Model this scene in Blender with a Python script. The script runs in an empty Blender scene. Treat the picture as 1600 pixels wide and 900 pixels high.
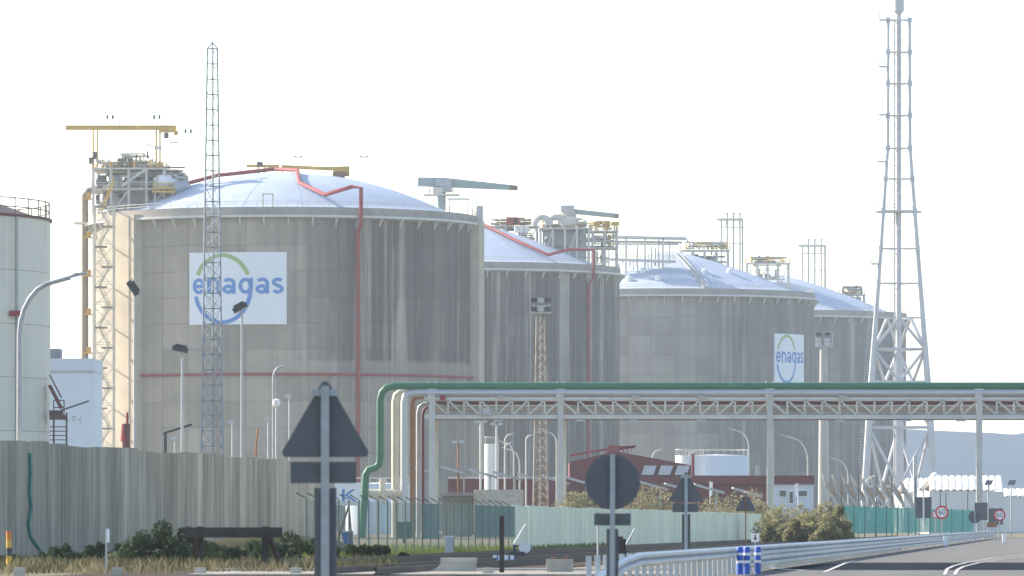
import bpy, bmesh, math, random
from mathutils import Vector, Matrix
random.seed(7)
R = math.radians
sc = bpy.context.scene
C = sc.collection

# ------------------------------------------------------------------ camera, sky, sun, exposure
F, Y0, EYE = 9000.0, 820.0, 1.35           # focal length in photo pixels, horizon row, eye height
cam_d = bpy.data.cameras.new('camera'); cam = bpy.data.objects.new('camera', cam_d); C.objects.link(cam)
cam_d.sensor_width = 36; cam_d.lens = F / 1600 * 36; cam_d.shift_y = (Y0 - 450) / 1600
cam_d.clip_start = 1; cam_d.clip_end = 60000
cam.location = (0, 0, EYE); cam.rotation_euler = (R(90), 0, 0)
cam_d.dof.use_dof = True; cam_d.dof.focus_distance = 800; cam_d.dof.aperture_fstop = 5.0
sc.camera = cam
SUN_AZ, SUN_EL = -60.0, 30.0                # degrees clockwise from +Y (view direction), elevation
w = bpy.data.worlds.new('World'); sc.world = w; w.use_nodes = True
nt = w.node_tree; bg = nt.nodes['Background']
sky = nt.nodes.new('ShaderNodeTexSky'); sky.sky_type = 'NISHITA'; sky.sun_disc = False
sky.sun_elevation = R(SUN_EL); sky.sun_rotation = R(SUN_AZ); sky.air_density = 1.0; sky.dust_density = 1.3; sky.ozone_density = 1.0
nt.links.new(sky.outputs[0], bg.inputs[0]); bg.inputs[1].default_value = 0.15
sd = bpy.data.lights.new('sun', 'SUN'); sd.energy = 4.8; sd.angle = R(0.53); sd.color = (1, .91, .77)
so = bpy.data.objects.new('sun', sd); C.objects.link(so)
sv = Vector((math.sin(R(SUN_AZ)) * math.cos(R(SUN_EL)), math.cos(R(SUN_AZ)) * math.cos(R(SUN_EL)), math.sin(R(SUN_EL))))
so.rotation_euler = sv.to_track_quat('Z', 'Y').to_euler(); so.location = (-300, 200, 300)
sc.view_settings.view_transform = 'Standard'; sc.view_settings.look = 'None'
sc.view_settings.exposure = 1.1; sc.view_settings.gamma = 1
sc.render.engine = 'CYCLES'
cy = sc.cycles; cy.use_denoising = True; cy.max_bounces = 6; cy.volume_bounces = 1; cy.transparent_max_bounces = 12
cy.use_adaptive_sampling = True; cy.caustics_reflective = False; cy.caustics_refractive = False

# ------------------------------------------------------------------ materials
MATS = {}
def links(nt, a, b): nt.links.new(a, b)
def mat(name, col, rough=.7, metal=0.0, var=.18, scale=.6, stretch=(1, 1, 1), rnd=0.0, dirt=None, dirt_amt=.0, spec=.3, bump=0.0):
    """plain procedural material: base colour, soft noise variation, per-object tone, optional dirt colour"""
    if name in MATS: return MATS[name]
    m = bpy.data.materials.new(name); m.use_nodes = True; MATS[name] = m
    t = m.node_tree; N = t.nodes; L = t.links; p = N['Principled BSDF']
    p.inputs['Roughness'].default_value = rough; p.inputs['Metallic'].default_value = metal
    p.inputs['Specular IOR Level'].default_value = spec
    g = N.new('ShaderNodeNewGeometry'); mp = N.new('ShaderNodeMapping'); mp.inputs['Scale'].default_value = stretch
    L.new(g.outputs['Position'], mp.inputs[0])
    n = N.new('ShaderNodeTexNoise'); n.inputs['Scale'].default_value = scale; n.inputs['Detail'].default_value = 6; n.inputs['Roughness'].default_value = .62
    L.new(mp.outputs[0], n.inputs['Vector'])
    mr = N.new('ShaderNodeMapRange'); mr.inputs['From Min'].default_value = .3; mr.inputs['From Max'].default_value = .7
    mr.inputs['To Min'].default_value = 1 - var; mr.inputs['To Max'].default_value = 1 + var
    L.new(n.outputs[0], mr.inputs[0])
    fac = mr.outputs[0]
    if rnd:
        oi = N.new('ShaderNodeObjectInfo'); m2 = N.new('ShaderNodeMapRange'); m2.inputs['To Min'].default_value = 1 - rnd; m2.inputs['To Max'].default_value = 1 + rnd
        L.new(oi.outputs['Random'], m2.inputs[0]); mm = N.new('ShaderNodeMath'); mm.operation = 'MULTIPLY'
        L.new(fac, mm.inputs[0]); L.new(m2.outputs[0], mm.inputs[1]); fac = mm.outputs[0]
    vm = N.new('ShaderNodeVectorMath'); vm.operation = 'SCALE'; vm.inputs[0].default_value = col[:3]; L.new(fac, vm.inputs['Scale'])
    out = vm.outputs[0]
    if dirt:
        n2 = N.new('ShaderNodeTexNoise'); n2.inputs['Scale'].default_value = scale * 2.3; n2.inputs['Detail'].default_value = 8
        L.new(mp.outputs[0], n2.inputs['Vector'])
        r2 = N.new('ShaderNodeMapRange'); r2.inputs['From Min'].default_value = .5; r2.inputs['From Max'].default_value = .68; r2.inputs['To Max'].default_value = dirt_amt
        L.new(n2.outputs[0], r2.inputs[0])
        mx = N.new('ShaderNodeMix'); mx.data_type = 'RGBA'; L.new(r2.outputs[0], mx.inputs[0]); L.new(out, mx.inputs[6]); mx.inputs[7].default_value = (*dirt, 1)
        out = mx.outputs[2]
    L.new(out, p.inputs['Base Color'])
    if bump:
        b = N.new('ShaderNodeBump'); b.inputs['Strength'].default_value = bump; b.inputs['Distance'].default_value = .05
        L.new(n.outputs[0], b.inputs['Height']); L.new(b.outputs[0], p.inputs['Normal'])
    return m

def concrete_tank(name, root, base, dark, amt, ustart, uend, zcut=None, zamt=.3, freq=.32, seed=0.0, light=(.42, .40, .37)):
    """stained slip-formed concrete: streaks run down the wall, laid out by arc length round the tank"""
    m = bpy.data.materials.new(name); m.use_nodes = True; t = m.node_tree; N = t.nodes; L = t.links; p = N['Principled BSDF']
    p.inputs['Roughness'].default_value = .9; p.inputs['Specular IOR Level'].default_value = .15
    tc = N.new('ShaderNodeTexCoord'); tc.object = root
    sx = N.new('ShaderNodeSeparateXYZ'); L.new(tc.outputs['Object'], sx.inputs[0])
    def M(op, a, b=None, c=None):
        n = N.new('ShaderNodeMath'); n.operation = op
        for i, v in enumerate((a, b, c)):
            if v is None: continue
            if isinstance(v, (int, float)): n.inputs[i].default_value = v
            else: L.new(v, n.inputs[i])
        return n.outputs[0]
    ny = M('MULTIPLY', sx.outputs[1], -1.0); ang = M('ARCTAN2', sx.outputs[0], ny); u = M('MULTIPLY', ang, 40.0); z = sx.outputs[2]
    def noise(us, zs, sc_=1.0, off=0.0, det=4, rough=.6):
        cx = N.new('ShaderNodeCombineXYZ'); L.new(M('MULTIPLY', u, us), cx.inputs[0]); L.new(M('MULTIPLY', z, zs), cx.inputs[1]); cx.inputs[2].default_value = seed + off
        n = N.new('ShaderNodeTexNoise'); n.inputs['Scale'].default_value = sc_; n.inputs['Detail'].default_value = det; n.inputs['Roughness'].default_value = rough
        L.new(cx.outputs[0], n.inputs['Vector']); return n.outputs[0]
    def ramp(v, a, b, lo=0.0, hi=1.0):
        r = N.new('ShaderNodeMapRange'); r.inputs['From Min'].default_value = a; r.inputs['From Max'].default_value = b
        r.inputs['To Min'].default_value = lo; r.inputs['To Max'].default_value = hi; L.new(v, r.inputs[0]); return r.outputs[0]
    streak = ramp(noise(freq, .006, 1, 0, 5, .68), .45, .53)
    fine = ramp(noise(1.5, .012, 1, 5, 4), .3, .55, .75, 1.0)
    ends = ramp(noise(.5, .05, 1, 9, 3), .3, .45, .62, 1.0)
    broad = ramp(noise(freq * .42, .004, 1, 60, 3, .5), .45, .50)
    mask = M('MULTIPLY', M('MULTIPLY', M('MAXIMUM', M('MULTIPLY', streak, .9), M('MULTIPLY', broad, .8)), fine), ends)
    mask = M('MULTIPLY', mask, ramp(u, ustart, uend, .12, 1.0))
    if zcut is not None: mask = M('MULTIPLY', mask, ramp(z, zcut - .4, zcut + .4, zamt, 1.0))
    mask = M('MULTIPLY', mask, amt)
    oi = N.new('ShaderNodeObjectInfo'); tone = ramp(oi.outputs['Random'], 0, 1, .82, 1.16)
    blot = ramp(noise(.09, .09, 1, 20, 6), .3, .7, .86, 1.14)
    vert = ramp(noise(.55, .01, 1, 30, 4), .3, .7, .9, 1.1)
    f = M('MULTIPLY', M('MULTIPLY', tone, blot), vert)
    vm = N.new('ShaderNodeVectorMath'); vm.operation = 'SCALE'; vm.inputs[0].default_value = base; L.new(f, vm.inputs['Scale'])
    # pale washed streaks
    lt = M('MULTIPLY', ramp(noise(freq * 1.7, .008, 1, 44, 3), .58, .66), ramp(u, ustart, uend, .1, .6))
    m0 = N.new('ShaderNodeMix'); m0.data_type = 'RGBA'; L.new(lt, m0.inputs[0]); L.new(vm.outputs[0], m0.inputs[6]); m0.inputs[7].default_value = (*light, 1)
    mx = N.new('ShaderNodeMix'); mx.data_type = 'RGBA'; L.new(mask, mx.inputs[0]); L.new(m0.outputs[2], mx.inputs[6]); mx.inputs[7].default_value = (*dark, 1)
    L.new(mx.outputs[2], p.inputs['Base Color'])
    return m

def mesh_cloth(name, col, alpha):
    m = bpy.data.materials.new(name); m.use_nodes = True; t = m.node_tree; N = t.nodes; L = t.links; p = N['Principled BSDF']
    p.inputs['Base Color'].default_value = (*col, 1); p.inputs['Roughness'].default_value = .8
    g = N.new('ShaderNodeNewGeometry'); n = N.new('ShaderNodeTexNoise'); n.inputs['Scale'].default_value = .8; n.inputs['Detail'].default_value = 4
    L.new(g.outputs['Position'], n.inputs['Vector'])
    r = N.new('ShaderNodeMapRange'); r.inputs['From Min'].default_value = .3; r.inputs['From Max'].default_value = .7
    r.inputs['To Min'].default_value = alpha - .12; r.inputs['To Max'].default_value = min(1, alpha + .12); L.new(n.outputs[0], r.inputs[0]); L.new(r.outputs[0], p.inputs['Alpha'])
    return m

STEEL = mat('galvanised_steel', (.40, .41, .42), .55, .25, .12, 1.5)
PALE = mat('pale_grey_paint', (.55, .52, .47), .6, 0, .12, .5, rnd=.06)
WHITE = mat('white_paint', (.74, .74, .72), .55, 0, .08, .4)
CREAM = mat('cream_paint', (.66, .60, .48), .6, 0, .12, .6)
YEL = mat('yellow_paint', (.60, .36, .06), .6, 0, .2, .5, rnd=.1)
RED = mat('red_paint', (.25, .012, .02), .6, 0, .15, .6)
DKRED = mat('dark_red_cladding', (.12, .02, .028), .6, 0, .15, .5)
RUST = mat('rusty_steel', (.26, .12, .06), .85, 0, .3, 1.2)
DARK = mat('dark_steel', (.06, .065, .075), .6, .2, .2, .8)
GRN = mat('green_pipe_paint', (.035, .16, .085), .5, 0, .18, .5)
TEAL = mat('teal_hose', (.01, .14, .11), .5, 0, .2, 1)
CONC = mat('concrete', (.46, .43, .37), .9, 0, .2, .8, spec=.1, bump=.3, dirt=(.2, .19, .17), dirt_amt=.5)
BOARD = mat('weathered_wall_concrete', (.35, .315, .26), .92, 0, .34, .8, (.8, .8, .09), rnd=.2, dirt=(.15, .135, .115), dirt_amt=.6, spec=.1)
GWALL = mat('pale_green_wall_paint', (.78, .78, .60), .85, 0, .10, .8, (1, 1, .15), rnd=.04, dirt=(.45, .47, .36), dirt_amt=.45, spec=.1)
SIGNBACK = mat('grey_sign_back', (.10, .112, .128), .6, .2, .1, 2)
POSTM = mat('galvanised_post', (.33, .36, .39), .5, .3, .12, 3)
WOOD = mat('dark_timber', (.05, .042, .04), .9, 0, .3, 2)
GLASS = mat('dark_glass', (.05, .06, .075), .15, 0, .1, 1, spec=.6)
LAMPW = mat('lamp_housing', (.45, .46, .48), .45, .1, .1, 2)
DOME = mat('dome_metal', (.40, .46, .56), .65, .15, .06, .12, dirt=(.36, .40, .47), dirt_amt=.5)
TANKW = mat('white_tank_plate', (.66, .62, .53), .6, 0, .06, .25, (1, 1, .1), rnd=.05, dirt=(.45, .42, .36), dirt_amt=.35)
BLDW = mat('pale_blue_cladding', (.58, .64, .70), .6, 0, .05, .3)
BLUE = mat('blue_plastic', (.02, .09, .42), .45, 0, .12, 3)
LOGOB = mat('logo_blue', (.06, .22, .55), .6, 0, .04, .3)
LOGOG = mat('logo_green', (.28, .42, .14), .6, 0, .04, .3)
PANELW = mat('sign_panel_white', (.72, .76, .80), .6, 0, .04, .2)
SIGNW = mat('traffic_sign_white', (.80, .80, .80), .5, 0, .03, 1)
SIGNR = mat('traffic_sign_red', (.55, .02, .04), .5, 0, .03, 1)
SIGNK = mat('traffic_sign_black', (.02, .02, .02), .5, 0, .03, 1)
ASPH = mat('worn_asphalt', (.16, .16, .16), .95, 0, .2, .35, dirt=(.23, .22, .19), dirt_amt=.6, spec=0)
ASPHD = mat('dark_asphalt', (.025, .032, .042), .95, 0, .25, .6, spec=0)
LINE = mat('road_paint', (.46, .46, .45), .9, 0, .3, 1.2, spec=0)
GRND = mat('dry_ground', (.20, .18, .14), .95, 0, .3, .12, dirt=(.13, .14, .07), dirt_amt=.6, spec=0)
BALL = mat('track_ballast', (.085, .075, .07), .95, 0, .4, 2.0, spec=0)
RAILM = mat('rail_steel', (.045, .036, .034), .6, .2, .3, 2)
CANV = mat('white_canvas', (.78, .76, .72), .75, 0, .08, .4)
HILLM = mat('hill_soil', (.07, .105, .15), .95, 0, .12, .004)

def leaf_mat(name, col, trans=.25):
    m = bpy.data.materials.new(name); m.use_nodes = True; t = m.node_tree; N = t.nodes; L = t.links; p = N['Principled BSDF']; p.inputs['Roughness'].default_value = .75; p.inputs['Specular IOR Level'].default_value = .2
    g = N.new('ShaderNodeNewGeometry'); n = N.new('ShaderNodeTexNoise'); n.inputs['Scale'].default_value = 1.6; n.inputs['Detail'].default_value = 3; L.new(g.outputs['Position'], n.inputs['Vector'])
    mr = N.new('ShaderNodeMapRange'); mr.inputs['From Min'].default_value = .3; mr.inputs['From Max'].default_value = .7; mr.inputs['To Min'].default_value = .55; mr.inputs['To Max'].default_value = 1.4; L.new(n.outputs[0], mr.inputs[0])
    vm = N.new('ShaderNodeVectorMath'); vm.operation = 'SCALE'; vm.inputs[0].default_value = col; L.new(mr.outputs[0], vm.inputs['Scale']); L.new(vm.outputs[0], p.inputs['Base Color'])
    tr = N.new('ShaderNodeBsdfTranslucent'); L.new(vm.outputs[0], tr.inputs[0]); mx = N.new('ShaderNodeMixShader'); mx.inputs[0].default_value = trans; L.new(p.outputs[0], mx.inputs[1]); L.new(tr.outputs[0], mx.inputs[2]); L.new(mx.outputs[0], N['Material Output'].inputs[0]); return m
BEIGE = leaf_mat('beige_shade_cloth', (.50, .45, .37), .4)

# ------------------------------------------------------------------ geometry helpers
class MB:
    def __init__(s): s.v = []; s.f = []
    def add(s, vs, fs):
        o = len(s.v); s.v += [tuple(v) for v in vs]; s.f += [tuple(i + o for i in f) for f in fs]; return s
    def box(s, c, d):
        x, y, z = c; a, b, e = d[0] / 2, d[1] / 2, d[2] / 2
        return s.add([(x + i * a, y + j * b, z + k * e) for i in (-1, 1) for j in (-1, 1) for k in (-1, 1)],
                     [(0, 1, 3, 2), (4, 6, 7, 5), (0, 4, 5, 1), (2, 3, 7, 6), (0, 2, 6, 4), (1, 5, 7, 3)])
    def beam(s, p, q, wd, ht=None, up=(0, 0, 1)):
        p, q = Vector(p), Vector(q); d = (q - p); d.normalize(); ht = ht or wd; up = Vector(up)
        if abs(d.dot(up)) > .98: up = Vector((0, 1, 0))
        r = d.cross(up).normalized() * wd / 2; u = r.cross(d).normalized() * ht / 2
        vs = [a + i * r + j * u for a in (p, q) for i, j in ((-1, -1), (1, -1), (1, 1), (-1, 1))]
        return s.add(vs, [(0, 3, 2, 1), (4, 5, 6, 7), (0, 1, 5, 4), (1, 2, 6, 5), (2, 3, 7, 6), (3, 0, 4, 7)])
    def tube(s, pts, rad, n=8):
        pts = [Vector(p) for p in pts]; rads = rad if isinstance(rad, (list, tuple)) else [rad] * len(pts)
        rings = []; pr = None
        for i, p in enumerate(pts):
            d = (pts[min(i + 1, len(pts) - 1)] - pts[max(i - 1, 0)]).normalized()
            if pr is None:
                a = Vector((0, 0, 1)) if abs(d.z) < .9 else Vector((0, 1, 0)); pr = d.cross(a).normalized()
            else: pr = (pr - d * pr.dot(d)).normalized()
            b = d.cross(pr); rings.append([p + (pr * math.cos(2 * math.pi * k / n) + b * math.sin(2 * math.pi * k / n)) * rads[i] for k in range(n)])
        fs = []
        for i in range(len(pts) - 1):
            for k in range(n): fs.append((i * n + k, i * n + (k + 1) % n, (i + 1) * n + (k + 1) % n, (i + 1) * n + k))
        fs.append(tuple(range(n - 1, -1, -1))); fs.append(tuple((len(pts) - 1) * n + k for k in range(n)))
        return s.add([v for r in rings for v in r], fs)
    def lathe(s, c, prof, n=48, closed=False, a0=0, a1=2 * math.pi):
        full = abs(a1 - a0 - 2 * math.pi) < 1e-6; m = n if full else n + 1; k = len(prof)
        vs = [(c[0] + r * math.sin(a0 + (a1 - a0) * i / n), c[1] - r * math.cos(a0 + (a1 - a0) * i / n), c[2] + z) for i in range(m) for r, z in prof]
        fs = []
        for i in range(n):
            j = (i + 1) % m
            for q in range(k if closed else k - 1):
                q2 = (q + 1) % k; fs.append((i * k + q, j * k + q, j * k + q2, i * k + q2))
        if closed and not full: fs += [tuple(range(k)), tuple(range(n * k + k - 1, n * k - 1, -1))]
        return s.add(vs, fs)
    def prism(s, poly, ax, thick):
        """poly: 3D points of a flat outline; ax: extrusion vector"""
        n = len(poly); a = Vector(ax).normalized() * thick; vs = [Vector(p) for p in poly] + [Vector(p) + a for p in poly]
        return s.add(vs, [tuple(range(n)), tuple(range(2 * n - 1, n - 1, -1))] + [(i, i + n, (i + 1) % n + n, (i + 1) % n) for i in range(n)])
    def mesh(s, name, origin=(0, 0, 0), smooth=False):
        o = Vector(origin); me = bpy.data.meshes.new(name); me.from_pydata([tuple(Vector(v) - o) for v in s.v], [], s.f)
        bm = bmesh.new(); bm.from_mesh(me); bmesh.ops.recalc_face_normals(bm, faces=bm.faces); bm.to_mesh(me); bm.free()
        if smooth:
            for p in me.polygons: p.use_smooth = True
            me.set_sharp_from_angle(angle=R(35))
        me.update(); return me

def P(px, py, D): return Vector(((px - 800) / F * D, D, EYE + (Y0 - py) / F * D))
def G(px, D): return Vector(((px - 800) / F * D, D, 0.0))
def S(px, D): return px / F * D          # photo pixels to metres at distance D

def tag(o, label=None, cat=None, group=None, kind=None):
    if label: o['label'] = label
    if cat: o['category'] = cat
    if group: o['group'] = group
    if kind: o['kind'] = kind
    return o
def thing(name, label, cat, loc=(0, 0, 0), group=None):
    o = bpy.data.objects.new(name, None); C.objects.link(o); o.location = loc; o.empty_display_size = 1
    return tag(o, label, cat, group)
def part(name, mb, m, t, smooth=False, parent=None, label=None):
    """mb in world coordinates; t the thing it belongs to; parent a part of t for sub-parts"""
    me = mb.mesh(name, t.location, smooth); me.materials.append(m)
    o = bpy.data.objects.new(name, me); C.objects.link(o); o.parent = parent or t
    if label: o['label'] = label
    return o
def piece(name, me, parent, loc, rz=0.0):
    o = bpy.data.objects.new(name, me); C.objects.link(o); o.parent = parent; o.location = loc; o.rotation_euler = (0, 0, rz); return o
def solo(name, mb, m, label, cat, origin=(0, 0, 0), group=None, kind=None, smooth=False):
    me = mb.mesh(name, origin, smooth); me.materials.append(m); o = bpy.data.objects.new(name, me); C.objects.link(o); o.location = origin
    return tag(o, label, cat, group, kind)
def struct(name, mb, m, smooth=False, label=None):
    me = mb.mesh(name, (0, 0, 0), smooth); me.materials.append(m); o = bpy.data.objects.new(name, me); C.objects.link(o); o['kind'] = 'structure'
    if label: o['label'] = label
    return o
def text_verts(body, size):
    cu = bpy.data.curves.new('lettering', 'FONT'); cu.body = body; cu.size = size; cu.align_x = 'CENTER'; cu.align_y = 'CENTER'; cu.resolution_u = 4
    ob = bpy.data.objects.new('lettering', cu); C.objects.link(ob); dg = bpy.context.evaluated_depsgraph_get(); me = bpy.data.meshes.new_from_object(ob.evaluated_get(dg))
    bpy.data.objects.remove(ob); bpy.data.curves.remove(cu); return me
def subdivide_x(me, cuts):
    bm = bmesh.new(); bm.from_mesh(me)
    for x in cuts:
        bmesh.ops.bisect_plane(bm, geom=bm.verts[:] + bm.edges[:] + bm.faces[:], plane_co=(x, 0, 0), plane_no=(1, 0, 0))
    bm.to_mesh(me); bm.free()

# ------------------------------------------------------------------ ground, road, track
gx, gy0, gy1 = 5000, -400, 9800
mb = MB(); nx, ny = 40, 60
struct('ground', MB().add([(-gx, gy0, 0), (gx, gy0, 0), (gx, gy1, 0), (-gx, gy1, 0)], [(0, 1, 2, 3)]), GRND)
def strip(c0, c1, d0, d1, z, slope=.1, n=12, bend=None):
    mb = MB(); vs = []; fs = []
    for i in range(n + 1):
        d = d0 + (d1 - d0) * i / n; b = bend(d) if bend else 0
        vs += [(slope * d + c0 + b, d, z), (slope * d + c1 + b, d, z)]
        if i: fs.append((2 * i - 2, 2 * i - 1, 2 * i + 1, 2 * i))
    return mb.add(vs, fs)
rb = lambda d: max(0, d - 520) ** 2 * .00035
struct('road', strip(-9.4, 26, 90, 900, .012, n=30, bend=rb), ASPH)
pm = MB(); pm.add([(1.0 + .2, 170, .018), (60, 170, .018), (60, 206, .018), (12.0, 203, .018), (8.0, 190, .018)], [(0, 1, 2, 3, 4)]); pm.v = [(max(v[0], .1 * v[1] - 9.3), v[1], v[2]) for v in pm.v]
struct('dark_road_band', pm, ASPHD)  # darker band lying across the road surface
def road_line(pts, wd, name='road_marking'):
    mb = MB(); pts = [Vector(p) for p in pts]
    vs = []; fs = []
    for i, p in enumerate(pts):
        d = (pts[min(i + 1, len(pts) - 1)] - pts[max(0, i - 1)]).normalized(); s_ = Vector((d.y, -d.x, 0)) * wd / 2
        vs += [p - s_, p + s_]
        if i: fs.append((2 * i - 2, 2 * i - 1, 2 * i + 1, 2 * i))
    struct(name, mb.add(vs, fs), LINE)
def gp(px, py):
    d = 12150 / (py - Y0); return ((px - 800) / F * d, d, .024)
road_line([gp(1476, 899), gp(1480, 890), gp(1490, 885), gp(1512, 879.5), gp(1550, 873), gp(1600, 867), gp(1700, 859)], .10)
road_line([gp(1492, 899), gp(1496, 891), gp(1506, 886), gp(1528, 880.5), gp(1566, 874.5), gp(1612, 869), gp(1712, 861)], .10)
road_line([gp(1288, 895), gp(1302, 889), gp(1320, 881), gp(1338, 876)], .12)
road_line([gp(1195, 879.5), gp(1240, 877), gp(1300, 874), gp(1372, 870)], .10)
road_line([gp(1196, 888), gp(1225, 890.5), gp(1256, 892.5)], .35)
struct('gravel_verge', strip(-15.6, -9.9, 90, 520, .008, n=20), mat('verge_gravel', (.19, .175, .15), .95, 0, .3, .9, spec=0))
struct('ballast_bed', strip(-26.9, -16.4, 120, 620, .03, n=20), BALL)
# concrete edging at the level crossing, close to the camera
struct('kerb', MB().box((-2, 163, .06), (13, 1.0, .12)), CONC)
struct('path', MB().box((-2, 156.6, .03), (13, 11.6, .06)), mat('path_gravel', (.30, .28, .25), .95, 0, .4, 1.6, spec=0))
def track(c, d0, d1, label):
    t = thing('railway_track', label, 'railway track', (.1 * d0 + c, d0, 0))
    for s_ in (-.75, .75):
        mb = MB(); a = Vector((.1 * d0 + c + s_, d0, .0)); b = Vector((.1 * d1 + c + s_, d1, 0))
        mb.beam(a + Vector((0, 0, .20)), b + Vector((0, 0, .20)), .07, .06).beam(a + Vector((0, 0, .13)), b + Vector((0, 0, .13)), .03, .10).beam(a + Vector((0, 0, .065)), b + Vector((0, 0, .065)), .14, .03)
        part('rail', mb, RAILM, t)
    mb = MB(); d = d0 + .3
    while d < d1: mb.box((.1 * d + c, d, .03), (2.5, .24, .05)); d += .62
    o = part('sleepers', mb, WOOD, t); o['kind'] = 'stuff'
track(-25.1, 174, 600, 'dark rusty railway track beside the green mesh fence')
track(-19.3, 150, 600, 'dark railway track between the point lever and the steel crash barrier')

# ------------------------------------------------------------------ storage tanks
TR, RING = 40.0, 63.5
NL, NS, LH = 12, 20, 5.25
panel_me = MB().lathe((0, 0, 0), [(TR - .14, .08), (TR, .08), (TR, LH - .08), (TR - .14, LH - .08)], n=4, closed=True, a0=R(-4.5 + .07), a1=R(4.5 - .07)).mesh('wall_panel', (0, 0, 0), True)
def tank(px, D, label, params, dome_rise, dome_pow, butt=()):
    c = G(px, D); t = thing('storage_tank', label, 'storage tank', c, 'concrete domed storage tanks')
    m = concrete_tank('stained_concrete', t, **params)
    wall = part('wall', MB().lathe(c, [(0, 0), (TR - .12, 0), (TR - .12, RING - .5), (0, RING - .5)], 96), m, t, True)
    pm = panel_me.copy(); pm.materials.append(m)
    for i in range(NL):
        for k in range(NS):
            piece('wall_panel', pm, wall, (0, 0, i * LH), R(-85.5 + 9 * k))
    part('ring_beam', MB().lathe(c, [(TR - 1.5, RING - .5), (TR + .25, RING - .5), (TR + .25, RING + 1.9), (TR - 1.5, RING + 1.9)], 96, True), mat('ring_concrete', (.30, .27, .24), .9, 0, .2, .3), t, True)
    wk = part('walkway', MB().lathe(c, [(TR + .26, RING - .2), (TR + 1.5, RING - .2), (TR + 1.5, RING + .25), (TR + .26, RING + .25)], 96, True), mat('walkway_steel', (.56, .56, .53), .6, 0, .1, .5), t, True)
    for k in range(26):
        a = R(-90 + 180 * (k + .5) / 26); n = Vector((math.sin(a), -math.cos(a), 0)); b = c + n * (TR + .02)
        part('bracket', MB().prism([b + Vector((0, 0, RING - 1.9)), b + Vector((0, 0, RING - .21)), b + n * 1.3 + Vector((0, 0, RING - .21))], n.cross(Vector((0, 0, 1))), .28), MATS['walkway_steel'], t, parent=wk)
    hr = MB()
    for z in (RING + 2.5, RING + 3.05): hr.lathe(c, [(TR - .1, z - .04), (TR, z - .04), (TR, z + .04), (TR - .1, z + .04)], 96, True)
    for k in range(120):
        a = 2 * math.pi * k / 120; hr.box((c.x + (TR - .05) * math.sin(a), D - (TR - .05) * math.cos(a), RING + 2.45), (.08, .08, 1.2))
    part('handrail', hr, CREAM, t)
    dr = 36.0; prof = [(dr + 1.5, 0), (dr + 1.5, .5)] + [(dr * (1 - i / 14), .5 + dome_rise * (1 - (1 - i / 14) ** dome_pow)) for i in range(15)]
    prof[-1] = (.02, prof[-1][1])
    dome = part('dome', MB().lathe(c + Vector((0, 0, RING + 1.4)), prof, 96), DOME, t, True)
    for k in range(18):
        a = 2 * math.pi * (k + .4) / 18; mbr = MB(); prev = None
        for i in range(0, 14):
            r_ = dr * (1 - i / 14); q = c + Vector((r_ * math.sin(a), -r_ * math.cos(a), RING + 1.4 + .51 + dome_rise * (1 - (1 - i / 14) ** dome_pow)))
            if prev is not None: mbr.beam(prev, q, .16, .05)
            prev = q
        part('roof_seam', mbr, DOME, t, parent=dome)
    def on_dome(ax, ay):
        r_ = math.hypot(ax, ay); return c + Vector((ax, ay, RING + 1.9 + dome_rise * (1 - min(1, r_ / dr) ** dome_pow)))
    for a_, w_ in butt:
        n = Vector((math.sin(R(a_)), -math.cos(R(a_)), 0)); tt = Vector((n.y, -n.x, 0)); b = c + n * (TR - 1.2)
        part('buttress', MB().prism([b - tt * w_ / 2, b + tt * w_ / 2, b + tt * w_ / 2 + n * 2.9, b - tt * w_ / 2 + n * 2.9], (0, 0, 1), RING + .9), mat('buttress_concrete', (.46, .40, .32), .9, 0, .14, .12, dirt=(.36, .31, .25), dirt_amt=.4, spec=.1), t)
    t['_d'] = D
    return t, m, c, on_dome, dome
DKS = (.035, .037, .042)
T1, M1, c1, od1, dome1 = tank(445, 1200, 'nearest and largest concrete domed tank with the big round-logo sign and stair tower', dict(base=(.33, .285, .235), dark=DKS, amt=1.0, ustart=2, uend=16, zcut=34.5, zamt=.32, seed=3.0), 9.2, 2.0, [(-52, 11), (80, 6)])
T2, M2, c2, od2, dome2 = tank(718, 1441, 'heavily dark-streaked concrete domed tank with a red pipe down its wall, behind the largest tank', dict(base=(.29, .265, .235), dark=DKS, amt=1.0, ustart=-40, uend=-30, freq=.4, seed=11.0), 12.2, 1.3)
T3, M3, c3, od3, dome3 = tank(1047, 1600, 'concrete domed tank with the smaller partly hidden logo sign near its edge', dict(base=(.30, .28, .255), dark=(.07, .073, .08), amt=.8, ustart=2, uend=18, seed=17.0), 12.0, 1.3)
T4, M4, c4, od4, dome4 = tank(1210, 1754, 'farthest concrete domed tank, standing behind the tall lattice flare stack', dict(base=(.21, .21, .21), dark=(.09, .093, .10), amt=.7, ustart=-30, uend=10, seed=23.0), 12.2, 1.3)

def wall_pt(c, ang, z, r=TR): return c + Vector((r * math.sin(ang), -r * math.cos(ang), z))
def ang_of(px, c, D):
    # angle on the front of the cylinder that lines up with photo column px
    lo, hi = R(-89), R(89)
    for _ in range(50):
        m_ = (lo + hi) / 2; q = wall_pt(c, m_, 0)
        if 800 + q.x / q.y * F < px: lo = m_
        else: hi = m_
    return lo
def z_of(py, q): return EYE + (Y0 - py) / F * q.y
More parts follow.
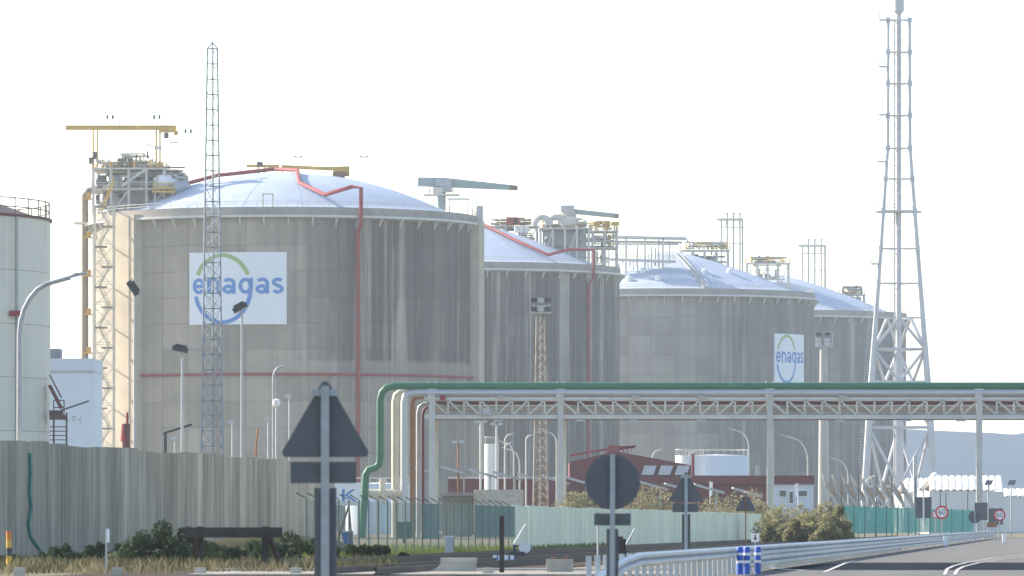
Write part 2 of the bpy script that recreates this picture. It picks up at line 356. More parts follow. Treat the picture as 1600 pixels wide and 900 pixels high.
# red fire-water pipes
def pipe_thing_on_tank(t, c, D, px, ring_y, roof_pts, ztop, rad=.42):
    a = ang_of(px, c, D); n = Vector((math.sin(a), -math.cos(a), 0)); q = c + n * (TR + .6); q2 = c + n * (TR + 2.1)
    part('fire_water_pipe', MB().tube([Vector((q.x, q.y, 0)), Vector((q.x, q.y, RING - 3)), Vector((q2.x, q2.y, RING - 1.5)), Vector((q2.x, q2.y, ztop))] + roof_pts, rad, 8), RED, t, True)
    if ring_y:
        z = z_of(ring_y, q); mb = MB().tube([wall_pt(c, R(-88 + 176 * i / 60), z, TR + .35) for i in range(61)], .3, 6)
        part('fire_water_ring', mb, RED, t, True)
def roofp(c, od, px, py, D, dz=.6):
    return None
q = [od1(15, -37.5) + Vector((0, 0, 4.2)), od1(9.5, -34) + Vector((0, 0, 2.4)), od1(4, -24) + Vector((0, 0, .8)), od1(3, -10) + Vector((0, 0, .8)), od1(-2, -2) + Vector((0, 0, .8)), od1(-14, -3) + Vector((0, 0, .8)), od1(-24, -4) + Vector((0, 0, .8))]
pipe_thing_on_tank(T1, c1, 1200, 558, 585, q, RING + 5.8)
q = [od2(27, -26) + Vector((0, 0, 3.6)), od2(22, -26) + Vector((0, 0, 1.4)), od2(14, -18) + Vector((0, 0, .8)), od2(6, -8) + Vector((0, 0, .8)), od2(0, -2) + Vector((0, 0, .8))]
pipe_thing_on_tank(T2, c2, 1441, 917, None, q, RING + 5.4)
# dome access hatch and little roof vents on the first tank
part('roof_gate', MB().beam(od1(-3, -35.5), od1(-3, -35.5) + Vector((0, 0, 2.6)), .3).beam(od1(-1, -35.5), od1(-1, -35.5) + Vector((0, 0, 2.6)), .3).beam(od1(-3.1, -35.5) + Vector((0, 0, 2.6)), od1(-.9, -35.5) + Vector((0, 0, 2.6)), .3), CREAM, T1)
# logo signs, bent to the wall
def logo_sign(t, c, D, pxa, pxb, pya, pyb, name_scale=1.0):
    a0, a1 = ang_of(pxa, c, D), ang_of(pxb, c, D); qm = wall_pt(c, (a0 + a1) / 2, 0); z1, z0 = z_of(pya, qm), z_of(pyb, qm)
    u0, u1 = a0 * TR, a1 * TR; W, H = u1 - u0, z1 - z0; uc, zc = (u0 + u1) / 2, (z0 + z1) / 2
    def bend(u, z, off): 
        a = u / TR; return wall_pt(c, a, z, TR + off)
    mb = MB(); n = 10
    for i in range(n):
        ua, ub = u0 + W * i / n, u0 + W * (i + 1) / n
        if i == 0: pass
    prof = [(TR + .05, z0), (TR + .3, z0), (TR + .3, z1), (TR + .05, z1)]
    pan = part('sign_panel', MB().lathe(c, prof, n, True, a0, a1), PANELW, t)
    def ring(name, ra, rb, t0, t1, cx, cz, m):
        k = 30; vs = []; fs = []
        for i in range(k + 1):
            th = t0 + (t1 - t0) * i / k
            for r_ in (ra, rb):
                for off in (.31, .36): vs.append(bend(uc + cx + r_ * math.sin(th), zc + cz + r_ * math.cos(th), off))
            if i:
                o = 4 * (i - 1); fs += [(o, o + 1, o + 5, o + 4), (o + 1, o + 3, o + 7, o + 5), (o + 3, o + 2, o + 6, o + 7), (o + 2, o, o + 4, o + 6)]
        part(name, MB().add(vs, fs), m, t, parent=pan)
    h = H / 113.0                                     # photo pixel of the first sign in metres
    kx = W / 151.0
    def ribbon(name, pts, wd, m, closed=False):
        # pts in sign pixels from the panel's top left; a flat band of width wd raised off the panel
        pts = [Vector((p[0], p[1])) for p in pts]; vs = []; fs = []
        for i, p in enumerate(pts):
            d = (pts[min(i + 1, len(pts) - 1)] - pts[max(i - 1, 0)]).normalized(); nn = Vector((-d.y, d.x)) * wd / 2
            for q_ in (p - nn, p + nn):
                for off in (.31, .37): vs.append(bend(u0 + q_.x * kx, z1 - q_.y * h, off))
            if i: o = 4 * (i - 1); fs += [(o, o + 1, o + 5, o + 4), (o + 1, o + 3, o + 7, o + 5), (o + 3, o + 2, o + 6, o + 7), (o + 2, o, o + 4, o + 6)]
        e_ = 4 * (len(pts) - 1); fs += [(0, 2, 3, 1), (e_, e_ + 1, e_ + 3, e_ + 2)]
        return MB().add(vs, fs)
    def arc(cx, cy_, rx, ry, t0, t1, k=28): return [(cx + rx * math.sin(R(t0 + (t1 - t0) * i / k)), cy_ - ry * math.cos(R(t0 + (t1 - t0) * i / k))) for i in range(k + 1)]
    part('logo_arc', ribbon('', arc(53.5, 57, 43.5, 52.5, -65, 65), 6, LOGOG), LOGOG, t, parent=pan)
    part('logo_arc', ribbon('', arc(53.5, 57, 43.5, 52.5, 76, 257, 44), 6, LOGOB), LOGOB, t, parent=pan)
    y0_, y1_, sw = 40.0, 65.0, 5.2; ym = (y0_ + y1_) / 2; hb = sw / 2
    def glyph(strokes):
        mb = MB()
        for k_, st_ in enumerate(strokes): r_ = ribbon('', st_, sw, LOGOB); mb.add([Vector(v) for v in r_.v], r_.f)
        part('letter', mb, LOGOB, t, parent=pan)
    def rxy(xa, xb): return ((xa + xb) / 2, ym, (xb - xa) / 2 - hb, (y1_ - y0_) / 2 - hb)
    cx, cy_, rx, ry = rxy(6, 26); glyph([[(cx - rx, ym + .6), (cx + rx + 1.5, ym + .6)], arc(cx, cy_, rx, ry, 95, -232)])
    xa, xb = 30, 50; cx = (xa + xb) / 2; glyph([[(xa + hb, y0_), (xa + hb, y1_)], arc(cx, y0_ + 10, (xb - xa) / 2 - hb, 10 - hb, -75, 90, 14) + [(xb - hb, y1_)]])
    for xa, xb in ((55, 75), (105.5, 125.5)):
        cx = (xa + xb) / 2; glyph([arc(cx - 1, y0_ + 9, 7.6, 9 - hb, -55, 90, 14) + [(xb - hb - .7, y1_)], arc(cx - 1, y1_ - 7.2, 7.6, 7.2 - hb, 25, -205, 20) + [(xb - hb - .7, y1_ - 13.5)]])
    cx, cy_, rx, ry = rxy(79, 100); glyph([arc(cx, cy_, rx, ry, 0, 360, 32), [(98, y0_), (98, ym + 4)]])
    xa, xb = 129, 146; cx = (xa + xb) / 2; glyph([arc(cx, y0_ + 7, 6, 7 - hb, 65, -150, 16)[:-1] + arc(cx, y1_ - 7.2, 6.2, 7.2 - hb, 20, 245, 16)])
logo_sign(T1, c1, 1200, 297, 448, 394, 507)
logo_sign(T3, c3, 1600, 1209, 1254.5, 522, 600)

# ------------------------------------------------------------------ plant on top of the tanks
def rails(mb, pts, h=1.1, step=2.0, r=.05):
    for a, b in zip(pts, pts[1:]):
        a, b = Vector(a), Vector(b); n = max(1, int((b - a).length / step))
        for z in (h, h * .55): mb.beam(a + Vector((0, 0, z)), b + Vector((0, 0, z)), r * 1.4)
        for i in range(n + 1): p = a.lerp(b, i / n); mb.beam(p, p + Vector((0, 0, h)), r * 1.4)
    return mb
def rect(x0, x1, y0, y1, z): return [(x0, y0, z), (x1, y0, z), (x1, y1, z), (x0, y1, z), (x0, y0, z)]
def pipe_run(rng, x0, x1, y0, y1, z0, z1, rad):
    p = Vector((rng.uniform(x0, x1), rng.uniform(y0, y1), rng.uniform(z0, z1))); pts = [p]
    for k in range(rng.randint(2, 4)):
        ax = rng.choice((0, 0, 1, 2, 2)); lim = ((x0, x1), (y0, y1), (z0, z1))[ax]; q_ = pts[-1].copy(); q_[ax] = rng.uniform(*lim)
        if (q_ - pts[-1]).length > .8: pts.append(q_)
    if len(pts) < 2: pts.append(p + Vector((0, 0, 1.5)))
    return MB().tube(pts, rad, 6)
def platform(label, x0, x1, y0, y1, zb, decks, ncol, seed, pipes=10, vessels=(), mix=(PALE, STEEL, YEL, WHITE), valves=6):
    rng = random.Random(seed); t = thing('process_platform', label, 'steel platform', ((x0 + x1) / 2, (y0 + y1) / 2, zb), 'process platforms on the tank roofs'); top = decks[-1]
    for i in range(ncol):
        x = x0 + .4 + (x1 - x0 - .8) * i / (ncol - 1)
        for y in (y0 + .4, y1 - .4): part('column', MB().beam((x, y, zb), (x, y, top - .2), .55), PALE, t)
    for z in decks:
        dk = part('deck', MB().box(((x0 + x1) / 2, (y0 + y1) / 2, z), (x1 - x0, y1 - y0, .35)), PALE, t)
        part('railing', rails(MB(), rect(x0 + .1, x1 - .1, y0 + .1, y1 - .1, z + .18), 1.2, 2.2, .06), YEL if z == top else CREAM, t, parent=dk)
    for i in range(ncol - 1):
        xa = x0 + .4 + (x1 - x0 - .8) * i / (ncol - 1); xb = x0 + .4 + (x1 - x0 - .8) * (i + 1) / (ncol - 1)
        if i % 2 == seed % 2: part('brace', MB().beam((xa, y0 + .4, zb), (xb, y0 + .4, decks[0] - .2), .3), PALE, t)
    levels = [zb] + list(decks)
    mix = tuple(mix) + (DARK, STEEL, mat('shade_grey', (.16, .165, .17), .7, 0, .2, .6))
    for i in range(int(pipes * 2.2)):
        k = rng.randrange(len(levels)); z = levels[k] + .3; h = (levels[k + 1] - levels[k] - .8) if k + 1 < len(levels) else 2.2
        part('pipe', pipe_run(rng, x0 + .8, x1 - .8, y0 + .5, y1 - .8, z, z + max(h, 1), rng.choice((.14, .2, .3, .42))), rng.choice(mix), t, True)
    for i in range(valves):
        x, y = rng.uniform(x0 + .8, x1 - .8), rng.uniform(y0 + .4, y1 - .8); h = rng.uniform(1.2, 2.4)
        part('valve', MB().tube([(x, y, top), (x, y, top + h)], .12, 6).tube([(x, y, top + h - .35), (x, y, top + h - .2)], .55, 10).tube([(x, y, top + .5), (x, y, top + .9)], .35, 8), rng.choice((YEL, YEL, WHITE, STEEL)), t)
    for (vx, vz, vr, vl, m_) in vessels:
        part('vessel', MB().tube([(vx, y0 + .3, vz), (vx, y0 + .6, vz), (vx, y0 + .6 + vl, vz), (vx, y0 + .9 + vl, vz)], [vr * .75, vr, vr, vr * .75], 14), m_, t, True)
    return t
def px2(px, D): return (px - 800) / F * D
def pz(py, D): return EYE + (Y0 - py) / F * D
# first tank, left: the big pump platform
D = 1190; zb = RING + 1.9
pl1 = platform('two-deck pump platform crowded with pipes at the stair side of the largest tank', px2(146, D), px2(262, D), 1184, 1200, zb, [pz(298, D), pz(266, D)], 5, 3, 26, [], (PALE, STEEL, PALE, CREAM, STEEL), 14)
rng = random.Random(5)
for (a, b, ya, yb) in ((186, 232, 262, 240), (232, 292, 288, 262), (262, 296, 296, 272)):
    for k in range(20):
        part('pipe', pipe_run(rng, px2(a, D), px2(b, D), 1185, 1196, pz(ya, D), pz(yb, D), rng.choice((.12, .18, .28))), rng.choice((STEEL, PALE, CREAM, DARK, DARK, RUST, YEL)), pl1, True)
SHG = mat('machinery_shade_grey', (.13, .135, .14), .7, 0, .25, .6)
for (a, y, wd, hh) in ((168, 310, 2.2, 3.0), (192, 318, 2.8, 2.4), (204, 286, 3.0, 2.6), (226, 284, 3.4, 3.0), (238, 310, 2.6, 4.0), (180, 284, 2.4, 2.6), (216, 258, 2.6, 1.8), (196, 256, 3.2, 2.2), (160, 286, 1.8, 3.0)):
    part('shade_equipment_box', MB().box((px2(a, D), 1189 + (a % 5), pz(y, D)), (wd, 2.4, hh)).tube([(px2(a, D), 1187 + (a % 5), pz(y, D)), (px2(a, D), 1187.6 + (a % 5), pz(y, D))], hh * .4, 10), SHG if a % 3 else STEEL, pl1)  # equipment boxes added as dark mass, imitating the shade between the decks
part('pump_house', MB().box((px2(212, D), 1193, pz(312, D)), (7, 6, 4)).box((px2(178, D), 1193, pz(314, D)), (4, 6, 3.4)), STEEL, pl1)
part('vessel', MB().tube([P(248, 286, 1184), P(250, 286, 1184), P(272, 283, 1188), P(275, 283, 1188)], [1.1, 1.7, 1.7, 1.1], 14), WHITE, pl1, True)
part('vessel', MB().tube([P(266, 296, 1184), P(268, 296, 1184), P(288, 290, 1187)], [.8, 1.3, 1.3], 12), STEEL, pl1, True)
bx = MB().box(P(255, 294, 1182.5), (4.6, 1.2, .3)); rails(bx, [P(240, 299, 1182), P(272, 299, 1182)], 1.6, 1.0, .12); bx.box(P(256, 300, 1183.0), (4.8, 2.2, .4)); part('yellow_balcony', bx, YEL, pl1)
for xx in (242, 270): part('balcony_post', MB().beam(P(xx, 300, 1183), Vector((px2(xx, 1183), 1183, zb - .5)), .35), PALE, pl1)
part('deck_extension', MB().box(P(265, 272, 1190), (6.6, 6, .35)), PALE, pl1)
for xx in (282, 288): part('column', MB().beam(P(xx, 272, 1190), Vector((px2(xx, 1190), 1190, zb - .2)), .4), PALE, pl1)
part('diagonal_brace', MB().beam(P(190, 291, 1183), P(228, 264, 1183), .5), PALE, pl1)
def stair(mb_s, mb_t, a, b, wd, n):
    a, b = Vector(a), Vector(b)
    for s_ in (-wd / 2, wd / 2):
        o = Vector((0, s_, 0)); mb_s.beam(a + o, b + o, .12, .3); mb_s.beam(a + o + Vector((0, 0, 1.1)), b + o + Vector((0, 0, 1.1)), .08)
    for i in range(n):
        p = a.lerp(b, (i + .5) / n); mb_t.box(p, (.35, wd, .08))
ms, mt = MB(), MB(); stair(ms, mt, P(160, 328, 1180.4), P(178, 284, 1180.4), 1.6, 18); st = part('stair', ms, YEL, pl1); part('steps', mt, CREAM, pl1, parent=st)
# gantry rail crane above it
t = thing('gantry_crane', 'long yellow-brown gantry beam on two post pairs above the pump platform', 'crane', (px2(190, D), 1191, pz(266, D)))
part('beam', MB().beam(P(103, 199.5, 1191), P(275, 199.5, 1191), .55, .95), YEL, t)
for a in (145, 152, 244, 250): part('post', MB().beam((px2(a, 1191), 1191 + (a % 2), pz(266, D) + .1), P(a, 196, 1191) + Vector((0, a % 2, 0)), .32), YEL, t)
part('trolley', MB().box(P(262, 203, 1191), (3.6, 1.8, 1.0)).box(P(275, 208, 1191), (.8, .8, .9)), YEL, t)
part('hoist', MB().box(P(260, 212, 1191), (.9, .8, 1.1)).tube([P(260, 212, 1191), P(260, 205, 1191)], .1, 6), DARK, t)
part('hook_frame', MB().beam(P(265, 223, 1191), P(278, 223, 1191), .2).beam(P(277.5, 223, 1191), P(277.5, 209, 1191), .07), DARK, t)
part('side_arm', MB().beam(P(228, 225, 1191), P(252, 233, 1191), .25).box(P(247, 231, 1191), (1.4, .8, .6)), CREAM, t)
part('control_box', MB().box(P(143, 251, 1190.4), (1.0, 1, 1.3)).box(P(148.5, 243, 1190.4), (.6, 1, 1.5)), DARK, t)
# thin rods and floodlight poles above the platforms
def roof_mast(px, ytop, ybot, D, kind, label):
    b = P(px, ybot, D); t = thing('roof_lamp' if kind else 'lightning_rod', label, 'lamp' if kind else 'lightning rod', b, 'poles on the tank roofs')
    part('pole', MB().tube([b, P(px, ytop, D)], .10, 5), STEEL, t)
    if kind:
        part('crossbar', MB().beam(P(px - 4.5, ytop, D), P(px + 4.5, ytop, D), .08), STEEL, t)
        for s_ in (-1, 1): part('floodlight', MB().box(P(px + s_ * 4.2, ytop + 3, D), (.42, .5, .8)), DARK, t)
for (px, yt, yb, D_, k) in ((115, 177, 196, 1191, 0), (187, 178, 196, 1191, 0), (261, 176, 196, 1191, 0), (205, 200, 262, 1192, 0)):
    roof_mast(px, yt, yb, D_, k, 'thin lightning rod rising from the yellow gantry beam and pump deck')
for (px, yt, yb, lab) in ((172, 180, 266, 'twin floodlight on a thin pole over the gantry beam'), (245, 180, 266, 'twin floodlight on a thin pole above the gantry trolley'), (294, 202, 298, 'twin floodlight on a thin pole beside the end of the pump platform')):
    roof_mast(px, yt, yb, 1192, 1, lab)
for (px, lab) in ((466, 'twin lamp on a thin pole behind the yellow dome crane'), (569, 'twin lamp on a thin pole on the dome past the yellow crane')):
    pq = P(px, 246, 1206); t = thing('roof_lamp', lab, 'lamp', (pq.x, 1206, od1(pq.x - c1.x, 6).z), 'poles on the tank roofs')
    part('pole', MB().tube([t.location, pq], .10, 5), STEEL, t)
    for s_ in (-1, 1): part('floodlight', MB().add(*(lambda b: (b.v, b.f))(MB().beam(pq + Vector((s_ * .15, 0, 0)), pq + Vector((s_ * .85, 0, .25)), .5, .25))), DARK, t)
# yellow crane lying along the first dome
t = thing('roof_crane', 'long yellow crane jib resting level over the crown of the largest dome', 'crane', od1(6, 0))
part('jib', MB().beam(P(440, 260.5, 1199), P(522, 264, 1199), .9, .7).beam(P(385, 259.5, 1199), P(436, 259.5, 1199), .8, .55), YEL, t)
part('jib_root', MB().prism([P(500, 261, 1198.4), P(546, 259.5, 1198.4), P(546, 275, 1198.4), P(524, 273, 1198.4), P(520, 266, 1198.4)], (0, 1, 0), 1.4), YEL, t)
part('slewing_column', MB().tube([od1(11.5, 0) - Vector((0, 0, .3)), P(534, 268, 1200)], .9, 12), YEL, t)
part('winch', MB().box(P(406, 256.5, 1199), (1.2, 1.0, .9)), DARK, t)
for a in (404, 413, 441): part('rest', MB().beam(P(a, 260, 1199), Vector((px2(a, 1199), 1199, od1(px2(a, 1199) - c1.x, -1).z - .2)), .25), STEEL, t)
part('machinery', MB().box(P(528, 272, 1197.6), (2.2, 1.0, 1.0)).box(P(541, 272, 1197.6), (1.0, 1.2, .9)), RUST, t)
# jib cranes
GREYG = mat('grey_green_crane', (.30, .36, .35), .6, 0, .12, .4)
def jib_crane(label, D, xl, xr, yt, yb_l, yb_r, xm, ybase, seed):
    t = thing('jib_crane', label, 'crane', Vector((px2(xm, D), D, pz(ybase, D))), 'box-girder jib cranes on the tank roofs')
    part('jib', MB().prism([P(xl, yt, D - .6), P(xm + 50 * (xr - xl) / 156 * .0 + 4, yt + .5, D - .6), P(xr, yb_r - 7, D - .6), P(xr, yb_r, D - .6), P(xm + 20 * (xr - xl) / 156, yb_l + 2, D - .6), P(xl, yb_l, D - .6)], (0, 1, 0), 1.3), GREYG, t)
    part('jib_tip', MB().box(P(xr - 6 * (xr - xl) / 156, yb_r - 3.5, D - .7), (S(11 * (xr - xl) / 156, D), .3, S(6, D))), RUST, t)
    part('column', MB().tube([t.location - Vector((0, 0, .3)), P(xm, yb_l, D)], 1.0 if seed else .9, 14), GREYG, t, True)
    part('platform', rails(MB().box(P(xm, yb_l + 14 * (xr - xl) / 156, D), (6.2 * (xr - xl) / 156 + 1.5, 4, .3)), rect(px2(xm, D) - 2.6, px2(xm, D) + 2.6, D - 2, D + 2, pz(yb_l + 14 * (xr - xl) / 156, D) + .1), 1.2, 1.2, .08), CREAM, t)
    part('winch', MB().box(P(xm + 3, yb_l - 6, D - 1.4), (3.4, 1.0, 1.6)).box(P(xm + 8, yb_l + 4, D - 1.2), (2.4, 1.0, 1.5)), STEEL, t)
    part('cab', MB().box(P(xm - 6, yb_l + 7, D - 1.2), (2.0, 1.6, 1.4)), CREAM, t)
c_ = 1222
jib_crane('large grey-green jib crane on the rim of the largest tank', c_, 653, 809, 277, 291, 297, 690, 326, 0)
t = thing('roof_shelter', 'small flat white shelter roof on thin posts next to the large jib crane', 'shelter', (px2(716, 1218), 1218, RING + 1.9))
part('roof', MB().box(P(716, 311, 1218), (4.6, 3, .25)), WHITE, t)
for a in (702, 731): part('post', MB().beam((px2(a, 1218), 1218, RING + 1.9), P(a, 312, 1218), .18), STEEL, t)
t = thing('ladder_tower', 'slim caged ladder tower with grey cabinet at the right rim of the largest tank', 'ladder', (px2(743, 1205), 1205, RING + 1.2))
for a in (738.5, 745): part('stile', MB().beam((px2(a, 1205), 1205, RING + .3), P(a, 305, 1205), .14), STEEL, t)
for k in range(9): part('rung', MB().beam(P(738, 306 + k * 4, 1205), P(745.5, 306 + k * 4, 1205), .12), CREAM, t)
part('cabinet', MB().box(P(750, 333, 1206), (1.3, 1.4, 3.0)), LAMPW, t)
# second tank top
D = 1443; zb2 = RING + 1.9
pl2 = platform('grey steel platform carrying two round duct hoods on the streaked tank', px2(842, D), px2(922, D), 1432, 1446, zb2, [pz(360, D)], 5, 4, 14, [], (PALE, STEEL, WHITE), 5)
for a in (847, 868):
    vs = []; zc_ = pz(356, D); xc_ = px2(a, D); mb = MB()
    mb.tube([(xc_ + 2.0 * math.cos(R(180 - 15 * i)), 1431 + i * .02, zc_ + 2.0 * math.sin(R(180 - 15 * i))) for i in range(13)], .75, 10); part('duct_hood', mb, PALE, pl2, True)
part('duct', MB().tube([P(872, 347, 1436), P(900, 350, 1436)], 1.0, 12), PALE, pl2, True)
part('back_plant', MB().box((px2(882, D), 1442, (zb2 + pz(361, D)) / 2), (11, 3, pz(361, D) - zb2 - .4)), STEEL, pl2)
jib_crane('smaller grey jib crane over the platform with the two duct hoods', 1440, 878, 967, 325, 332, 341, 884, 360, 1)
t = platform('low cluttered roof platform with a red box, up the dome of the streaked tank', px2(762, D), px2(842, D), 1445, 1455, od2(5, 8).z - 6, [pz(353, D)], 4, 6, 16, [], (PALE, STEEL, WHITE, CREAM), 10)
part('red_cabinet', MB().box(P(800, 345.5, 1444), (2.9, 2, 1.9)).box(P(807, 346, 1444), (1.6, 2, 1.5)), RED, t)
for a in (807, 815, 823): part('vessel', MB().tube([P(a, 364, 1440), P(a, 354, 1440)], [.5, .6], 8), WHITE, t)
t = platform('valve platform with yellow valve wheels at the edge of the streaked tank', px2(905, D), px2(966, D), 1440, 1450, zb2, [pz(388, D), pz(362, D)], 4, 7, 14, [], (PALE, STEEL, YEL), 0)
for a in (909, 930, 946, 960):
    for k in range(2):
        x = px2(a + 3 * k, 1441); part('valve', MB().tube([(x, 1441, pz(362, D)), (x, 1441, pz(349, D))], .18, 6).tube([(x, 1441, pz(353, D)), (x, 1441, pz(347, D))], .8, 10), YEL, t)
# pipe bridge between tanks two and three
D = 1580; t = thing('roof_pipe_bridge', 'long pale pipe bridge on trestle legs between the streaked tank and the next', 'pipe bridge', (px2(1005, D), D, RING))
part('deck', MB().beam(P(927, 370, D), P(1072, 373, D), 2.4, .8), PALE, t)
part('pipe', MB().tube([P(927, 377, D), P(1066, 379, D)], .35, 6), STEEL, t, True); part('pipe', MB().tube([P(930, 381, D), P(1060, 382, D)], .25, 6), PALE, t, True)
part('railing', rails(MB(), [P(927, 368, D), P(1072, 371, D)], 1.2, 2.4, .06), CREAM, t)
for a in (944, 978, 1008, 1036):
    for dy in (-1, 1): part('leg', MB().beam(Vector((px2(a, D), D + dy, od3(px2(a, D) - c3.x, D + dy - c3.y).z - .2)), P(a, 372, D) + Vector((0, dy, 0)), .4), PALE, t)
part('lower_deck', MB().beam(P(940, 405, D), P(1056, 409, D), 2.2, .7), PALE, t)
part('railing', rails(MB(), [P(940, 402, D), P(1056, 406, D)], 1.1, 2.2, .06), YEL, t)
part('end_stair', MB().beam(P(1072, 373, D), P(1082, 388, D), 1.2, .3).beam(P(1072, 367, D), P(1084, 384, D), .1), STEEL, t)
for i in range(22):
    part('pipe', MB().tube([P(934 + i * 5.6, random.uniform(374, 390), D + random.uniform(-1, 1)), P(934 + i * 5.6, random.uniform(400, 432), D)], random.choice((.1, .16, .25)), 6), random.choice((STEEL, PALE, WHITE)), t, True)
# third tank top: dome stair, plant, vent frames
D = 1603
def dome_plant(label, px_a, px_b, ytop, D, c, od, seed, mix):
    xa, xb = px2(px_a, D), px2(px_b, D); z = pz(ytop, D)
    zb_ = min(od(xa - c.x, D - c.y).z, od(xb - c.x, D - c.y).z) - .3
    return platform(label, xa, xb, D - 3, D + 3, zb_, [z], 5, seed, 12, [], mix, 12)
dome_plant('valve-studded platform with yellow valves near the crown of the logo-signed far tank', 1062, 1140, 392, D, c3, od3, 8, (PALE, STEEL, YEL))
dome_plant('pale platform high on the dome behind the second vent frame', 1165, 1234, 412, 1740, c4, od4, 9, (PALE, STEEL, CREAM))
dome_plant('small railed platform on the far slope of the farthest dome', 1310, 1352, 461, 1756, c4, od4, 10, (PALE, STEEL, STEEL))
# dome stair on tank three
ms, mt = MB(), MB(); pts = [od3(r_ * .25, -r_) + Vector((0, 0, .5)) for r_ in (35, 28, 21, 14, 7)]
for a, b in zip(pts, pts[1:]):
    for o in (-.6, .6): ms.beam(a + Vector((o, 0, 0)), b + Vector((o, 0, 0)), .15, .35); ms.beam(a + Vector((o, 0, 1.1)), b + Vector((o, 0, 1.1)), .1); ms.beam(a + Vector((o, 0, 0)), a + Vector((o, 0, 1.1)), .1)
    for i in range(12): mt.box(a.lerp(b, (i + .5) / 12), (1.2, .4, .12))
st = part('dome_stair', ms, STEEL, T3); part('steps', mt, PALE, T3, parent=st)
for k, (ax, ay) in enumerate([(-22, -20), (-17, -22), (-26, -14), (-12, -27), (-20, -27), (-8, -22), (9, -22), (-4, -29), (16, -17)]):
    q = od3(ax, ay); part('roof_vent', MB().tube([q - Vector((0, 0, .3)), q + Vector((0, 0, .9)), q + Vector((0, 0, 1.3))], [.9, .9, .3], 10), WHITE, T3, True)
def vent_frame(label, D, xl, xr, yt, yb, c, od):
    zb_ = od(px2((xl + xr) / 2, D) - c.x, D - c.y).z - 1.2; t = thing('vent_gantry', label, 'vent gantry', (px2((xl + xr) / 2, D), D, zb_), 'relief vent frames on the tank domes')
    for x in (xl, xr):
        for dy in (-1.5, 1.5): part('post', MB().beam(Vector((px2(x, D), D + dy, zb_)), P(x, yt, D) + Vector((0, dy, 0)), .42), PALE, t)
    part('top_deck', MB().beam(P(xl - 7, yt, D), P(xr + 1, yt, D), 3.6, .55), PALE, t)
    part('railing', rails(MB(), [P(xl - 7, yt - 1, D - 1.7), P(xr + 1, yt - 1, D - 1.7)], 1.1, 1.3, .05), STEEL, t)
    for y in (yt + 12, yt + 38): part('crossbeam', MB().beam(P(xl, y, D - 1.5), P(xr, y, D - 1.5), .3), PALE, t); part('crossbeam', MB().beam(P(xl, y, D + 1.5), P(xr, y, D + 1.5), .3), PALE, t)
    for k in range(3):
        x = xl + 9 + k * 10; part('vent_pipe', MB().tube([Vector((px2(x, D), D, zb_)), P(x, yt - 8, D), P(x + 1.5, yt - 10, D)], .28, 8), CREAM if k == 2 else STEEL, t, True)
        part('rain_cap', MB().tube([P(x, yt - 9, D), P(x, yt - 11, D)], [.6, .25], 8), STEEL, t)
    mb = MB()
    for k in range(22): mb.beam(P(xr + 1, yt + 3 + k * 3, D - 1.8), P(xr + 4, yt + 3 + k * 3, D - 1.8), .08)
    mb.beam(P(xr + 1.3, yt, D - 1.8), P(xr + 1.3, yt + 68, D - 1.8), .1).beam(P(xr + 4, yt, D - 1.8), P(xr + 4, yt + 68, D - 1.8), .1); part('ladder', mb, STEEL, t)
vent_frame('taller open vent frame with three pipes, on the dome of the logo-signed far tank', 1612, 1127, 1160, 343, 415, c3, od3)
vent_frame('lower open vent frame with three pipes, on the farthest dome', 1758, 1254, 1289, 384, 440, c4, od4)

# ------------------------------------------------------------------ stair tower and riser at the side of the first tank
D = 1171; xa, xb = px2(148, D), px2(178, D); ya, yb = D - 2, D + 2
t = thing('stair_tower', 'cream zigzag scaffold stair tower climbing the sunlit side of the largest tank', 'stair tower', ((xa + xb) / 2, D, 0)); zt = pz(322, D)
for x in (xa, xb):
    for y in (ya, yb): part('post', MB().beam((x, y, 0), (x, y, zt), .26), CREAM, t)
lh = (zt - .5) / 16; mid = (xa + xb) / 2
for i in range(16):
    z = .4 + i * lh; l2r = i % 2 == 0; xs_, xe_ = (xa + .9, xb - .9) if l2r else (xb - .9, xa + .9)
    ms, mt = MB(), MB(); stair(ms, mt, (xs_, ya + (1 if l2r else 3), z), (xe_, ya + (1 if l2r else 3), z + lh), 1.5, 13); st = part('stair_flight', ms, CREAM, t); part('steps', mt, CREAM, t, parent=st)
    ex = xb - 1.2 if l2r else xa + 1.2
    part('landing', MB().box((ex, D, z + lh), (2.4, 4.0, .3)), mat('landing_steel', (.24, .21, .17), .7, 0, .2, 1), t)
    part('cross_brace', MB().beam((xa, ya, z), (xb, ya, z + lh), .14).beam((xb, ya, z), (xa, ya, z + lh), .14).beam((xa, yb, z), (xa, ya, z + lh), .12), CREAM, t)
    part('rail', rails(MB(), [(xa, ya, z + lh), (xb, ya, z + lh)], 1.1, 1.2, .06), CREAM, t)
    if i % 2: part('wall_tie', MB().beam((xb, D, z + lh), wall_pt(c1, R(-58), z + lh, TR + .4), .2), CREAM, t)
D = 1196; xr_ = px2(132.5, D); t = thing('riser_duct', 'tall brown riser duct with yellow brackets at the outer edge of the largest tank', 'riser', (xr_, D, 0))
part('duct', MB().tube([(xr_, D, 0), (xr_, D, pz(305, D)), (xr_ + .8, D, pz(298, D)), (xr_ + 2.6, D, pz(297, D))], .78, 12), mat('riser_brown', (.27, .22, .17), .7, 0, .15, .5), t, True)
for k in range(9):
    z = 5 + k * 8.0; part('bracket', MB().box((xr_ + .6, D - .9, z), (1.7, .7, .3)).box((xr_ + .9, D - .9, z + .7), (1.0, .5, 1.1)), YEL, t)
    part('wall_tie', MB().beam((xr_, D, z), wall_pt(c1, R(-87), z, TR - .2), .25), STEEL, t)
part('rim_platform', MB().box(P(130, 349, 1192), (3.8, 2.2, .45)), CREAM, t)

